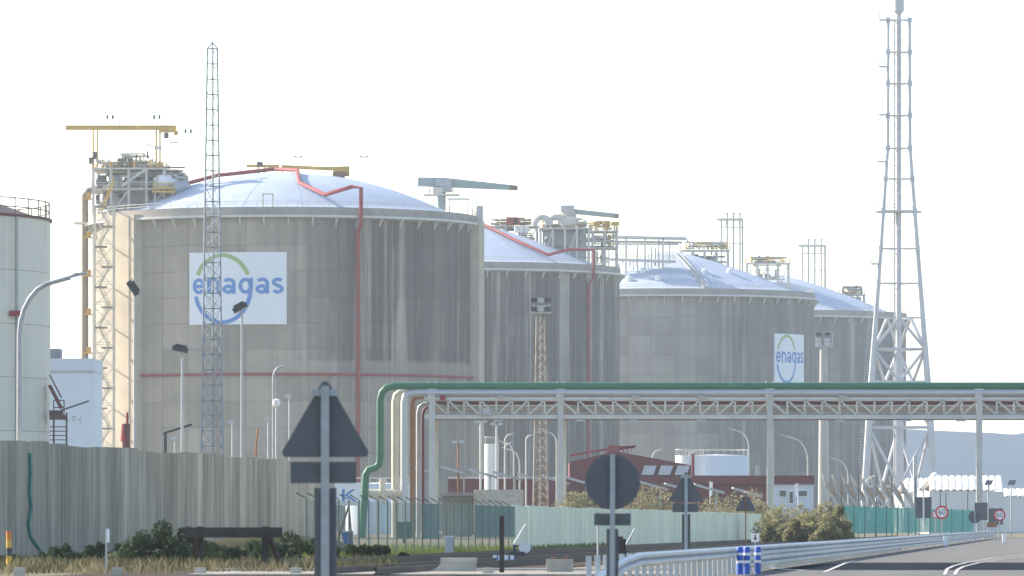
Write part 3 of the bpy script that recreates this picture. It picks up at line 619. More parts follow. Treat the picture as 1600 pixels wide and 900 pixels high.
# ------------------------------------------------------------------ flare stack tower
D = 1100; fc = P(1404, 0, D); fx = fc.x
t = thing('flare_stack', 'very tall pale lattice-framed flare stack tapering towards its top', 'flare stack', (fx, D, 0))
FM = mat('stack_steel', (.50, .51, .53), .6, .05, .08, .3)
def half(y):   # half width in photo pixels against the photo row
    for (y0, h0), (y1, h1) in zip(((-60, 16.5), (232, 17.5), (597, 44), (830, 58)), ((232, 17.5), (597, 44), (830, 58), (9999, 60))):
        if y <= y1: return h0 + (h1 - h0) * (y - y0) / (y1 - y0)
def leg(k, y):
    h = S(half(y), D); z = pz(y, D); return Vector((fx + (-h, h, h * .06)[k], D + (-h * .55, -h * .5, h * 1.05)[k], z))
ys = [830, 760, 668, 597, 546, 497, 443, 389, 330, 280, 232, 181, 131, 82, 32]
gy_ = Y0 + EYE * F / D; ys[0] = gy_
for k in range(3):
    mb = MB(); mb.tube([leg(k, y) for y in ys], [.72, .7, .68, .62, .55, .47, .42, .38, .35, .32, .3, .29, .28, .27, .26], 8); part('leg', mb, FM, t, True)
for i, y in enumerate(ys[1:]):
    for k in range(3): part('strut', MB().tube([leg(k, y), leg((k + 1) % 3, y)], (.15 if y < 500 else .28), 6), FM, t)
for i, (y0, y1) in enumerate(zip(ys, ys[1:])):
    for k in range(3):
        a0, a1, b0, b1 = leg(k, y0), leg(k, y1), leg((k + 1) % 3, y0), leg((k + 1) % 3, y1)
        if y0 > 500:
            up = i % 2 == 0
            m_ = (a1 + b1) / 2 if up else (a0 + b0) / 2
            part('brace', MB().tube([a0 if up else a1, m_], .32, 6).tube([b0 if up else b1, m_], .32, 6), FM, t)
        else: part('brace', MB().tube([a0, b1], .05, 4).tube([b0, a1], .05, 4), FM, t)
part('flue', MB().tube([(fx, D, 0), (fx, D, pz(560, D)), (fx, D, pz(545, D)), (fx, D, pz(22, D)), (fx, D, pz(17, D)), (fx, D, pz(-45, D))], [.95, .95, .55, .5, 1.05, 1.05], 16), FM, t, True)
mb = MB()
for k in range(150): mb.box((fx - .75, D - .5, 3 + k * .62), (.45, .12, .1))
mb.tube([(fx - .8, D - .5, 0), (fx - .8, D - .5, pz(30, D))], .13, 6); part('side_pipe', mb, STEEL, t)
lad = MB()
prevp = None
for i in range(170):
    y = gy_ - 6 - i * (gy_ - 40) / 170; p = leg(0, y) + Vector((-1.15, -.3, 0)); lad.box(p, (.5, .06, .07))
    if prevp is not None:
        for o in (-.25, .25): lad.beam(prevp + Vector((o, 0, 0)), p + Vector((o, 0, 0)), .05)
    if i % 2 == 0: lad.beam(p + Vector((-.55, -.4, 0)), p + Vector((.25, -.4, 0)), .04)
    prevp = p
part('ladder', lad, FM, t)
for y in (32, 105, 180, 253, 413):
    p = leg(0, y) + Vector((-.9, 0, 0)); q_ = part('rest_platform', MB().box(p, (1.7, 1.6, .22)), FM, t)
    part('railing', rails(MB(), [p + Vector((.7, -.8, .1)), p + Vector((-.8, -.8, .1)), p + Vector((-.8, .8, .1))], 1.2, .9, .05), FM, t, parent=q_)
p = Vector((fx, D, pz(331, D))); h = S(half(330), D)
q_ = part('wide_platform', MB().box(p, (2 * h + 2.6, 3.2, .3)), FM, t)
part('railing', rails(MB(), [p + Vector((h + 1.25, -1.5, .1)), p + Vector((-h - 1.25, -1.5, .1))], 1.3, 1.0, .05), FM, t, parent=q_)
for k in range(3):
    for y in ys[4:]: part('gusset', MB().box(leg(k, y), (.85, .3, 1.0)), FM, t)

# ------------------------------------------------------------------ slim lattice mast in front of the logo
def lattice_mast(label, px, D, wb, wt, ytop, bays, m, spike=None, rad=.06):
    b = G(px, D); t = thing('lattice_mast', label, 'lattice mast', b); H = pz(ytop, D)
    def cp(k, f):
        h = (wb + (wt - wb) * f) / 2; return Vector((b.x + (-h, h, 0)[k], b.y + (-.58 * h, -.58 * h, 1.15 * h)[k], H * f))
    for k in range(3): part('leg', MB().tube([cp(k, 0), cp(k, 1)], [rad * 1.3, rad], 6), m, t)
    for i in range(bays):
        f0, f1 = i / bays, (i + 1) / bays; mb = MB()
        for k in range(3):
            j = (k + 1) % 3; mb.tube([cp(k, f0), cp(j, f1)], rad * .4, 4); (mb.tube([cp(j, f0), cp(k, f1)], rad * .4, 4) if f0 < .55 else None); mb.tube([cp(k, f1), cp(j, f1)], rad * .5, 4)
        part('brace_bay', mb, m, t)
    if spike:
        part('cap', MB().tube([cp(0, 1), Vector((b.x, b.y, H + wt * .6))], rad * .8, 5).tube([cp(1, 1), Vector((b.x, b.y, H + wt * .6))], rad * .8, 5).tube([cp(2, 1), Vector((b.x, b.y, H + wt * .6))], rad * .8, 5), m, t)
        part('aerial', MB().tube([Vector((b.x, b.y, H)), P(px, spike, D)], .035, 5), m, t)
    return t, H
lattice_mast('slim galvanised lattice mast with a needle aerial standing before the big round-logo sign', 332, 600, 2.5, 1.05, 76, 32, mat('mast_steel', (.26, .30, .34), .5, .2, .1, .6), -6, .085)
LM = mat('pale_mast', (.34, .31, .26), .7, 0, .2, .5, dirt=(.26, .14, .08), dirt_amt=.8)
t, H = lattice_mast('rust-stained lattice floodlight mast beside the pipe rack column', 845, 640, 1.7, .9, 492, 24, LM, None, .1)
part('lamp_frame', MB().beam(P(829, 489, 640), P(862, 489, 640), .9, .15).beam(P(832, 478, 640), P(860, 478, 640), .15), PALE, t)
for a in (834, 845, 856):
    for y in (469, 483): part('floodlight', MB().box(P(a, y, 639.6), (.62, .4, .5)), DARK if a != 845 else LAMPW, t)
part('frame_upright', MB().beam(P(833, 492, 640), P(833, 466, 640), .1).beam(P(858, 492, 640), P(858, 466, 640), .1), PALE, t)
# concrete floodlight mast near the flare stack
D = 900; b = G(1287, D); t = thing('floodlight_mast', 'thick pale concrete floodlight mast standing before the farthest tank', 'light mast', b)
part('shaft', MB().tube([b, P(1287, 540, D)], [.95, .6], 12), mat('mast_concrete', (.40, .39, .36), .85, 0, .12, .4), t, True)
part('lamp_frame', MB().beam(P(1275, 541, D), P(1301, 541, D), 1.4, .2).beam(P(1275, 519, D), P(1301, 519, D), .15).beam(P(1275, 541, D), P(1275, 519, D), .12).beam(P(1301, 541, D), P(1301, 519, D), .12), STEEL, t)
for a in (1279, 1293):
    for y in (522, 531, 537): part('floodlight', MB().box(P(a, y, D - .5), (.8, .5, .5)), DARK if y < 530 else LAMPW, t)

# ------------------------------------------------------------------ pipe rack across the road
D = 600; DB = 604.2; t = thing('pipe_rack', 'long pale steel pipe rack bridge carrying a green pipe over the road', 'pipe rack', (px2(1203, D), D, 0))
cols = [675, 876, 1203, 1530, 1857]
SK = 5.5      # the rack stands slightly skewed: the rear frame is a little to the right
for x in cols:
    for (dd, off, wd) in ((D, 0, .62), (DB, SK, .5)):
        o = part('column', MB().beam((px2(x + off, D), dd, 0), (px2(x + off, D), dd, pz(616, D)), wd, wd * .8, up=(0, 1, 0)), PALE if dd == D else CREAM, t)  # rear columns coloured cream to imitate sun on them, front ones left grey
        part('base_block', MB().box((px2(x + off, D), dd, .25), (1.2, 1.2, .5)), CONC, t, parent=o)
    part('cap_beam', MB().beam((px2(x - 4, D), D - .3, pz(619, D)), (px2(x + SK + 4, D), DB + .3, pz(619, D)), .4, .5), PALE, t)
    part('pipe_shoe', MB().box((px2(x - 6, D), D + .5, pz(603, D)), (.14, .35, 1.0)).box((px2(x + 6, D), D + .5, pz(603, D)), (.14, .35, 1.0)).box((px2(x, D), D + .5, pz(608, D)), (.95, .5, .22)), WHITE, t)
for dd, off in ((D, 0), (DB, SK)):
    xl, xr = px2(663 + off, D), px2(1900, D)
    part('top_chord', MB().beam((xl, dd, pz(623, D)), (xr, dd, pz(623, D)), .3, .35), PALE, t)
    part('bottom_chord', MB().beam((xl, dd, pz(651.5, D)), (xr, dd, pz(651.5, D)), .3, .45), PALE, t)
    for xa_, xb_ in zip(cols, cols[1:]):
        n = 8 if xb_ - xa_ < 250 else 12
        for i in range(n):
            x0, x1 = xa_ + (xb_ - xa_) * i / n + off, xa_ + (xb_ - xa_) * (i + 1) / n + off
            if i: part('vertical', MB().beam((px2(x0, D), dd, pz(650, D)), (px2(x0, D), dd, pz(624, D)), .2), PALE, t)
            a, b = ((x0, 625), (x1, 649)) if i < n / 2 else ((x0, 649), (x1, 625))
            part('diagonal', MB().beam((px2(a[0], D), dd, pz(a[1], D)), (px2(b[0], D), dd, pz(b[1], D)), .2), PALE, t)
for k in range(24):
    x = px2(690 + k * 54, D); part('cross_member', MB().beam((x, D, pz(652, D)), (x + .3, DB, pz(652, D)), .2), PALE, t)
tz = lambda y: pz(y, D)
part('green_pipe', MB().tube([(px2(565, D), D + 1.0, 0), (px2(570, D), D + 1, tz(765)), (px2(571, D), D + 1, tz(742)), (px2(576, D), D + 1, tz(733.5)), (px2(586, D), D + 1, tz(731)), (px2(592, D), D + .9, tz(726)), (px2(594, D), D + .8, tz(715)), (px2(594, D), D + .6, tz(625)), (px2(597, D), D + .5, tz(613)), (px2(604, D), D + .5, tz(605.5)), (px2(616, D), D + .5, tz(603)), (px2(640, D), D + .5, tz(603)), (px2(1900, D), D + .5, tz(603))], .39, 14), GRN, t, True)
def bent(name, px, ytop, rad, m, dd, hx=None):
    part(name, MB().tube([(px2(px, D), D + dd, 0), (px2(px, D), D + dd, tz(ytop + 14)), (px2(px + 2, D), D + dd, tz(ytop + 5)), (px2(px + 8, D), D + dd, tz(ytop + 1)), (px2(px + 18, D), D + dd, tz(ytop)), (px2(hx or 1900, D), D + dd, tz(ytop))], rad, 12), m, t, True)
bent('cream_pipe', 617, 612, .40, CREAM, 2.2); bent('silver_pipe', 632, 613.5, .42, mat('silver_lagging', (.50, .50, .50), .4, .4, .06, .3), .5)
bent('rust_pipe', 644, 619, .26, mat('orange_brown_paint', (.36, .17, .07), .7, 0, .15, .5), 1.6); bent('grey_pipe', 653, 630, .22, STEEL, 2.6); bent('red_pipe', 660, 634, .17, DKRED, 3.1)
for y, r_, dd, m_ in ((629, .16, 1.2, DKRED), (636, .2, 1.9, STEEL), (641, .18, 2.6, PALE), (645, .2, 3.3, DKRED), (646, .16, .9, STEEL)):
    part('pipe', MB().tube([(px2(668, D), D + dd, tz(y)), (px2(1900, D), D + dd, tz(y))], r_, 8), m_, t, True)
part('walkway_tray', MB().box(((px2(672, D) + px2(1900, D)) / 2, D + 2.1, tz(655)), (px2(1900, D) - px2(672, D), 1.2, .12)), RUST, t)
for a in (779, 907, 989, 1096, 1312, 1415, 1500):
    q_ = part('lamp_arm', MB().beam((px2(a, D), D - .1, tz(654)), (px2(a, D), D - .8, tz(657)), .08), STEEL, t); part('rack_lamp', MB().box((px2(a, D), D - .9, tz(657.5)), (.95, .35, .16)), LAMPW, t, parent=q_)
for a in (779, 989, 1092, 1312): part('top_lamp', MB().box((px2(a + 4, D), D - .45, tz(620)), (.8, .4, .16)), LAMPW, t)
part('red_valve', MB().box((px2(692, D), D - .35, tz(621.5)), (.55, .4, .55)), RED, t)
part('camera_box', MB().box((px2(760, D), D - .35, tz(642)), (.8, .4, .5)).box((px2(760, D), D - .35, tz(647)), (1.3, .4, .12)), LAMPW, t)
part('manifold', MB().tube([(px2(575, D), D + 2, tz(771)), (px2(630, D), D + 2, tz(771))], .5, 10).tube([(px2(597, D), D + 1.6, tz(748)), (px2(597, D), D + 1.6, tz(777)), (px2(603, D), D + 1.6, tz(786))], .3, 10).beam((px2(590, D), D + 2, 0), (px2(590, D), D + 2, tz(773)), .4), CREAM, t, True)

# ------------------------------------------------------------------ left: white tank, pale building, long wall
D = 600; c = Vector(((78 - 800) / F * D - 20, D, 0)); t = thing('white_tank', 'white steel tank with a dark railed conical roof behind the long concrete wall', 'storage tank', c)
ht = pz(346, D)
for i in range(6):
    z0, z1 = ht * i / 6, ht * (i + 1) / 6
    part('shell_course', MB().lathe(c, [(19.5, z0 + .02), (20 - .012 * (i % 2), z0 + .02), (20 - .012 * (i % 2), z1 - .02), (19.5, z1 - .02)], 64, True), TANKW, t, True)
part('top_angle', MB().lathe(c, [(19.4, ht), (20.2, ht), (20.2, ht + .25), (19.4, ht + .25)], 64, True), DKRED, t, True)
part('roof', MB().lathe(c + Vector((0, 0, ht + .1)), [(19.6, 0), (0.05, 7.0)], 64), mat('dark_roof', (.085, .06, .07), .8, 0, .15, .5), t, True)
hr = MB()
for z in (ht + 1.0, ht + 1.9): hr.lathe(c, [(19.85, z - .05), (19.95, z - .05), (19.95, z + .05), (19.85, z + .05)], 64, True)
for k in range(48): a = 2 * math.pi * k / 48; hr.box((c.x + 19.9 * math.sin(a), D - 19.9 * math.cos(a), ht + 1.05), (.1, .1, 1.9))
part('handrail', hr, mat('dark_rail', (.10, .05, .06), .7), t)
part('rainwater_pipe', MB().tube([wall_pt(c, R(60), 0, 20.15), wall_pt(c, R(60), ht, 20.15)], .12, 6), STEEL, t)
part('red_fitting', MB().box(wall_pt(c, R(58), pz(490, 590), 20.4), (1.0, .8, .55)), RED, t)
D = 597; ms, mt = MB(), MB(); xs0, xs1 = px2(77, D), px2(104, D)
t = thing('tank_stair', 'dark red steel stair and landing at the side of the white tank', 'stair', (px2(92, D), D, 0))
stair(ms, mt, (px2(96, D), D, pz(638, D)), (px2(77.5, D), D, pz(602, D)), 1.2, 10); st = part('stair_flight', ms, DKRED, t); part('steps', mt, DKRED, t, parent=st)
part('landing', MB().box((px2(91, D), D, pz(652, D)), (1.7, 1.6, .5)).box((px2(88, D), D - .4, pz(645, D)), (1.4, .6, .5)), mat('maroon_steel', (.10, .03, .04), .7), t)
part('railing', rails(MB(), [(px2(85, D), D - .8, pz(650, D)), (px2(101, D), D - .8, pz(650, D))], 1.6, .7, .08), DKRED, t)
for a in (84, 104): part('post', MB().beam((px2(a, D), D, 0), (px2(a, D), D, pz(645, D)), .18), DARK, t)
for k in range(12): part('rung', MB().beam((px2(78, D), D - .3, pz(667, D) - .5 * k * .9), (px2(103, D), D - .3, pz(667, D) - .5 * k * .9), .1), DKRED, t)
part('boom', MB().beam(P(96, 641, D), P(139, 626.5, D), .16), DARK, t)
D = 800; t = thing('pale_building', 'pale blue-white flat-roofed building between the white tank and the stair tower', 'building', (px2(95, D), D + 8, 0))
part('wall', MB().box((px2(85, D), D + 8, pz(580, D) / 2), (S(124, D), 16, pz(580, D))), BLDW, t)
part('parapet', MB().box((px2(85, D), D + 8, (pz(579.6, D) + pz(560, D)) / 2), (S(125.4, D), 16.2, pz(560, D) - pz(579.6, D))), mat('parapet_grey', (.55, .60, .66), .6, 0, .05, .3), t)
part('joint_strip', MB().box((px2(85, D), D - .13, pz(580.4, D)), (S(125.8, D), .12, .25)), STEEL, t)
part('roof_box', MB().box((px2(80, D), D + 4, pz(552, D)), (S(24, D), 4, pz(544.5, D) - pz(560.2, D))), mat('roof_plant_grey', (.17, .18, .19), .7), t)
me = text_verts('A-T-(', 1.15); me.transform(Matrix.Rotation(R(90), 4, 'X')); me.materials.append(mat('faded_letter_paint', (.30, .33, .38), .7))
o = bpy.data.objects.new('lettering', me); C.objects.link(o); o.parent = t; o.location = P(113, 655, D) - Vector((0, .04, 0)) - Vector(t.location)
D = 650; t = thing('red_hydrant_monitor', 'upright dark red fire monitor post at the foot of the stair tower', 'fire monitor', G(196, D))
part('post', MB().tube([G(197, D), P(197, 662, D)], .45, 10), DKRED, t, True); part('nozzle', MB().tube([P(198.5, 668, D), P(199, 644, D)], .13, 8), RED, t, True); part('body', MB().tube([P(195, 690, D), P(195, 664, D)], [.5, .35], 10), RED, t, True)

# the long board-marked wall, one part for each board panel
w0, w1 = 236.0, 336.0; wx = lambda d: -22.1 + .122 * (d - 249); HW = 5.0
t = thing('concrete_wall', 'long weathered grey board-marked concrete wall behind the dark bushes', 'wall', (wx(280), 280, 0)); d = w0; rng = random.Random(3); dirv = Vector((.122, 1, 0)).normalized(); nrm = Vector((1, -.122, 0)).normalized()
while d < w1:
    L_ = rng.uniform(1.2, 3.0); e = min(d + L_, w1); o = rng.uniform(-.02, .02); h = HW + rng.uniform(-.05, .04) + .06 * math.sin(d * .3); g_ = .012
    a, b = Vector((wx(d + g_), d + g_, 0)) + nrm * o, Vector((wx(e - g_), e - g_, 0)) + nrm * o
    part('wall_panel', MB().prism([a, b, b - nrm * .3, a - nrm * .3], (0, 0, 1), h), BOARD, t); d = e
part('wall_core', MB().prism([Vector((wx(w0), w0, 0)) - nrm * .12, Vector((wx(w1), w1, 0)) - nrm * .12, Vector((wx(w1), w1, 0)) - nrm * .25, Vector((wx(w0), w0, 0)) - nrm * .25], (0, 0, 1), HW - .3), BOARD, t)
o_ = Vector((.12, -.015, 0))
hp = [(42, 709), (43, 740), (41.5, 770), (44, 790), (40, 820), (43, 838), (52, 852), (60, 862)]
dh = 252.6
solo('green_hose', MB().tube([P(a, b, dh - i * .35) + o_ for i, (a, b) in enumerate(hp)] + [Vector((px2(61, 249.5), 249.5, .05))], .085, 8), TEAL, 'dark green hose hanging down the face of the concrete wall', 'hose', G(45, dh), smooth=True)

# ------------------------------------------------------------------ street lamps and floodlights
def lamp_arc(label, px, D, ytop, hx, rad=.1, m=STEEL, group='street lamps'):
    b = G(px, D); t = thing('street_lamp', label, 'street lamp', b, group); hx_m = S(hx, D); H = pz(ytop, D); r = abs(hx_m) * .6; s_ = 1 if hx_m > 0 else -1
    pts = [b, b + Vector((0, 0, H - r * 1.7))] + [b + Vector((s_ * r * (1 - math.cos(R(a))), 0, H - r * 1.7 + r * 1.5 * math.sin(R(a)))) for a in (15, 30, 45, 60, 75)] + [b + Vector((hx_m * .85, 0, H - r * .06))]
    part('pole', MB().tube(pts, [rad] + [rad * .8] * (len(pts) - 1), 8), m, t, True)
    e = pts[-1]; d_ = (pts[-1] - pts[-2]).normalized(); L_ = max(abs(hx_m) * .28, .45)
    part('lamp_head', MB().prism([e + d_ * -.1 + Vector((0, -.16, -.03)), e + d_ * L_ + Vector((0, -.12, -.06)), e + d_ * (L_ * 1.02) + Vector((0, -.1, .03)), e + d_ * L_ * .35 + Vector((0, -.16, .13)), e + d_ * -.1 + Vector((0, -.1, .06))], (0, 1, 0), .3), LAMPW, t)
    return t
def lamp_flood(label, px, D, ytop, tilt=30, size=.62, arm=None, m=STEEL, wide=1.0):
    b = G(px, D); t = thing('floodlight_pole', label, 'floodlight', b, 'floodlight poles'); top = P(px, ytop + 7, D)
    part('pole', MB().tube([b, top], [.12, .075], 8), m, t, True); part('bracket', MB().beam(top - Vector((.0, 0, .1)), top + Vector((-.12, 0, .35)), .12), STEEL, t)
    rot = Matrix.Rotation(R(tilt), 4, 'Y'); hd = MB().box((0, 0, 0), (size * 1.25 * wide, size * 1.1, size * .42)).box((0, 0, size * .28), (size * .9 * wide, size * .8, size * .2)); hd.v = [tuple(rot @ Vector(v) + top + Vector((-.12, -.1, .45))) for v in hd.v]
    h = part('lamp_head', hd, DARK, t)
    gl = MB().box((0, 0, -size * .225), (size * 1.1 * wide, size * .95, .03)); gl.v = [tuple(rot @ Vector(v) + top + Vector((-.12, -.1, .45))) for v in gl.v]; part('lamp_glass', gl, LAMPW, t, parent=h)
    if arm: part('second_head', MB().beam(top + Vector((.1, 0, .5)), top + Vector((S(arm, D), 0, .62)), .3, .12), LAMPW, t)
    return t
lamp_arc('tall swan-neck street lamp rising behind the wall before the white tank', 30, 262, 430, 94, .13)
lamp_flood('tall pole with one dark square floodlight at the edge of the sunlit tank face', 211, 350, 455, 55, .75)
lamp_flood('pole with a dark floodlight and a flat second head by the lattice mast', 285, 330, 551, 12, .7, 22)
lamp_flood('tall pole with a tilted white-backed floodlight in front of the big logo', 378, 400, 484, -28, .85)
lamp_arc('straight pole with a short flat lamp head near the triangular sign', 427, 380, 571, 20, .09)
t = thing('angled_lamp', 'low post with a long slanting lamp arm above the wall', 'lamp', G(258, 340)); part('post', MB().tube([G(258, 340), P(258, 677, 340)], .1, 8), DARK, t); part('arm', MB().beam(P(255, 677.5, 340), P(300, 663, 340), .12), DARK, t)
for (px, yt, D_, lab) in ((273, 686, 420, 'small white camera pole by the slanting lamp arm'), (363, 660, 430, 'small pale camera pole between the lattice mast and the tall floodlight'), (419, 655, 430, 'small pale camera pole left of the triangular sign'), (452, 620, 440, 'white slim camera pole beside the triangular sign point')):
    t = thing('camera_pole', lab, 'camera pole', G(px, D_), 'camera poles behind the wall'); part('pole', MB().tube([G(px, D_), P(px, yt, D_)], .06, 6), LAMPW, t); part('camera', MB().box(P(px - 2, yt - 1, D_), (.45, .3, .28)), LAMPW, t)
t = thing('dome_camera_pole', 'short pole with a round white dome camera near the triangular sign', 'camera pole', G(432, 372)); part('pole', MB().tube([G(432, 372), P(432, 628, 372)], .07, 6), STEEL, t); part('camera', MB().lathe(P(432, 630, 372), [(.02, .3), (.22, .22), (.26, 0), (.18, -.2), (.02, -.26)], 12), WHITE, t, True)
solo('rusty_stake', MB().tube([G(397, 330), P(400, 700, 330), P(403, 668, 330)], .06, 5), RUST, 'thin leaning rusty stake poking above the concrete wall', 'stake', G(397, 330))
yard = [(751, 660, 700, 0), (776, 664, 700, 0), (789, 678, 720, 12), (789, 692, 690, 10), (822, 680, 700, 9), (803, 690, 760, -22), (812, 700, 750, -26), (870, 674, 660, -20), (716, 692, 680, 0), (1019, 703, 820, 14), (1170, 670, 850, -30), (1262, 680, 880, -40), (1325, 715, 900, -30), (1350, 742, 900, 24), (1075, 705, 900, 12)]
names = ['twin-head yard lamp left of the white silo', 'twin-head yard lamp just in front of the white silo', 'upper small lamp right of the white silo', 'lower small lamp right of the white silo', 'short lamp between the silo and the rusty lattice mast', 'slim swan-neck lamp right of the silo, arm to the left', 'outer swan-neck lamp right of the silo, arm to the left', 'white swan-neck lamp between the rusty mast and the rack column', 'T-headed rusty lamp near the rack end', 'small lamp above the red gabled building', 'tall lamp with a long arm behind the low white tank', 'tall lamp with a long arm over the white office', 'curved lamp before the farthest tank', 'low lamp beside the flare stack foot', 'small lamp above the low white tank']
for (px, yt, D_, hx), lab in zip(yard, names):
    if hx: lamp_arc(lab, px, D_, yt, hx, .13, PALE, 'yard lamps under the pipe rack')
    else:
        t = thing('yard_lamp', lab, 'street lamp', G(px, D_), 'yard lamps under the pipe rack'); part('pole', MB().tube([G(px, D_), P(px, yt, D_)], .13, 6), RUST if 'rusty' in lab else PALE, t); part('crossbar', MB().beam(P(px - 8, yt, D_), P(px + 8, yt, D_), .12), STEEL, t)
        for s_ in (-1, 1): part('lamp_head', MB().box(P(px + s_ * 6, yt - 1.5, D_), (.6, .4, .3)), LAMPW, t)

# ------------------------------------------------------------------ yard behind the pipe rack: buildings and tanks
D = 760; t = thing('red_building', 'long dark red gabled industrial building with grey roof panels', 'building', (px2(960, D), D + 10, 0))
part('wall', MB().prism([P(700, 748, D), P(890, 748, D), P(890, 722, D), P(962, 705, D), P(1080, 727, D), P(1080, 742, D), P(1080, 835, D), P(700, 835, D)], (0, 1, 0), 20), DKRED, t)
part('eaves_strip', MB().box(((px2(700, D) + px2(888, D)) / 2, D - .1, pz(746.5, D)), (px2(888, D) - px2(700, D), .2, .25)), PALE, t)
for a in (1002, 1028, 1054): part('roof_panel', MB().prism([P(a, 742, D - .5), P(a + 19, 742, D - .5), P(a + 24, 727.5, D - .3), P(a + 5, 727.5, D - .3)], (0, 1, 0), .25), LAMPW, t)
for k in range(13): part('wall_rib', MB().box((px2(893 + k * 7.2, D), D - .08, pz(770, D)), (.12, .16, 3.6)), DKRED, t)
rv = MB().beam(P(948, 706, D + 4), P(994, 697, D + 4), .3).beam(P(950, 698, D + 4), P(990, 699, D + 4), .3).beam(P(890, 712, D + 2), P(958, 700, D + 2), .25)
for k in range(6): rv.beam(P(956 + k * 6, 698, D + 4), P(956 + k * 6, 706, D + 4), .12)
part('roof_frame', rv, RED, t)
D = 740; t = thing('office_building', 'low white office with a dark red roof band and glazed door', 'building', (px2(1180, D), D + 5, 0))
part('wall', MB().box(((px2(1205, D) + px2(1271, D)) / 2, D + 5, pz(757, D) / 2), (px2(1271, D) - px2(1205, D), 10, pz(757, D))), mat('office_white', (.56, .60, .66), .7, 0, .05, .4), t)
part('roof_band', MB().box(((px2(1075, D) + px2(1272, D)) / 2, D + 5, (pz(756.6, D) + pz(743, D)) / 2), (px2(1272, D) - px2(1075, D), 10.6, pz(743, D) - pz(756.6, D))), DKRED, t)
part('side_wall', MB().box(((px2(1076, D) + px2(1204, D)) / 2, D + 5.2, pz(757.4, D) / 2), (px2(1204, D) - px2(1076, D), 9.6, pz(757.4, D))), DKRED, t)
for (xa_, xb_, y0, y1, nm) in ((1217, 1229, 765, 777, 'window'), (1232.5, 1240, 766, 788, 'door'), (1247, 1262, 766, 776, 'window')):
    f = part(nm, MB().box(((px2(xa_, D) + px2(xb_, D)) / 2, D - .04, (pz(y0, D) + pz(y1, D)) / 2), (px2(xb_, D) - px2(xa_, D), .12, pz(y0, D) - pz(y1, D))), WHITE, t)
    part('pane', MB().box(((px2(xa_, D) + px2(xb_, D)) / 2, D - .11, (pz(y0, D) + pz(y1, D)) / 2), (px2(xb_ - 2.2, D) - px2(xa_, D), .04, (pz(y0, D) - pz(y1, D)) * .8)), GLASS, t, parent=f)
D = 720; solo('white_banner', MB().beam(P(1245, 776, D), P(1243.5, 756, D), .3, .06, up=(0, 1, 0)).tube([Vector((px2(1246.8, D), D, 0)), P(1246.8, 755, D)], .05, 6), SIGNW, 'narrow bright white banner flag beside the office door', 'banner', G(1246, D))
solo('white_banner', MB().beam(P(1111, 775, D), P(1112, 753, D), .3, .06, up=(0, 1, 0)).tube([Vector((px2(1109.4, D), D, 0)), P(1109.4, 752, D)], .05, 6), SIGNW, 'narrow bright white banner flag in front of the red roof band', 'banner', G(1110, D))
D = 800
def small_tank(label, px0, px1, yt, D, m, stripe=None):
    r_ = S((px1 - px0) / 2, D); c = Vector((px2((px0 + px1) / 2, D), D, 0)); t = thing('small_tank', label, 'storage tank', c); h = pz(yt, D)
    part('shell', MB().lathe(c, [(0, 0), (r_, 0), (r_, h), (r_ * .99, h + .1), (0, h + r_ * .06)], 48), m, t, True)
    hr = MB()
    hr.lathe(c, [(r_ - .1, h + .9), (r_, h + .9), (r_, h + 1), (r_ - .1, h + 1)], 48, True)
    for k in range(24): a = 2 * math.pi * k / 24; hr.box((c.x + (r_ - .05) * math.sin(a), D - (r_ - .05) * math.cos(a), h + .5), (.06, .06, 1))
    part('handrail', hr, PALE, t)
    if stripe: a = ang = math.asin((stripe - (px0 + px1) / 2) / ((px1 - px0) / 2)); part('red_pipe', MB().tube([wall_pt(c, a, 0, r_ + .15), wall_pt(c, a, h + .3, r_ + .15)], .17, 8), RED, t, True)
small_tank('short white tank with a red riser pipe between the red and white buildings', 1055, 1100, 713, 800, WHITE, 1082)
small_tank('low wide pale blue tank right of the short white tank', 1070, 1170, 713, 830, BLDW)
small_tank('slender white silo behind the car-park canopies', 757, 779, 695, 705, WHITE)
small_tank('wide pale blue-white tank glimpsed behind the rack end pipes', 540, 640, 757, 830, BLDW)
solo('red_hose_reel', MB().lathe((0, 0, 0), [(.5, -.5), (1.4, -.5), (1.4, .5), (.5, .5)], 20, True), RED, 'round red reel standing right of the low pale blue tank', 'reel', (px2(1184, 780), 780, pz(725, 780)), smooth=True)
bpy.data.objects['red_hose_reel'].rotation_euler = (R(90), 0, 0)
t = thing('reel_stand', 'grey stand carrying the round red reel', 'stand', G(1184, 780)); part('post', MB().beam((px2(1184, 780), 780, 0), (px2(1184, 780), 780, pz(727, 780)), .5), STEEL, t)
# low concrete shed under the canopies
D = 650; t = thing('concrete_shed', 'low grey concrete shed with an overhanging dark slab, behind the mesh fence', 'shed', G(740, D))
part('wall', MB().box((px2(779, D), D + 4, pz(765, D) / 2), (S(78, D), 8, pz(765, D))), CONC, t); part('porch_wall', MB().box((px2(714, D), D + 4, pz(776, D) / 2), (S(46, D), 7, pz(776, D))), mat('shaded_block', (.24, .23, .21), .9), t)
part('roof_slab', MB().box((px2(713, D), D + 3.5, pz(772.5, D)), (S(52, D), 9, .42)), mat('dark_slab', (.22, .215, .20), .9), t)
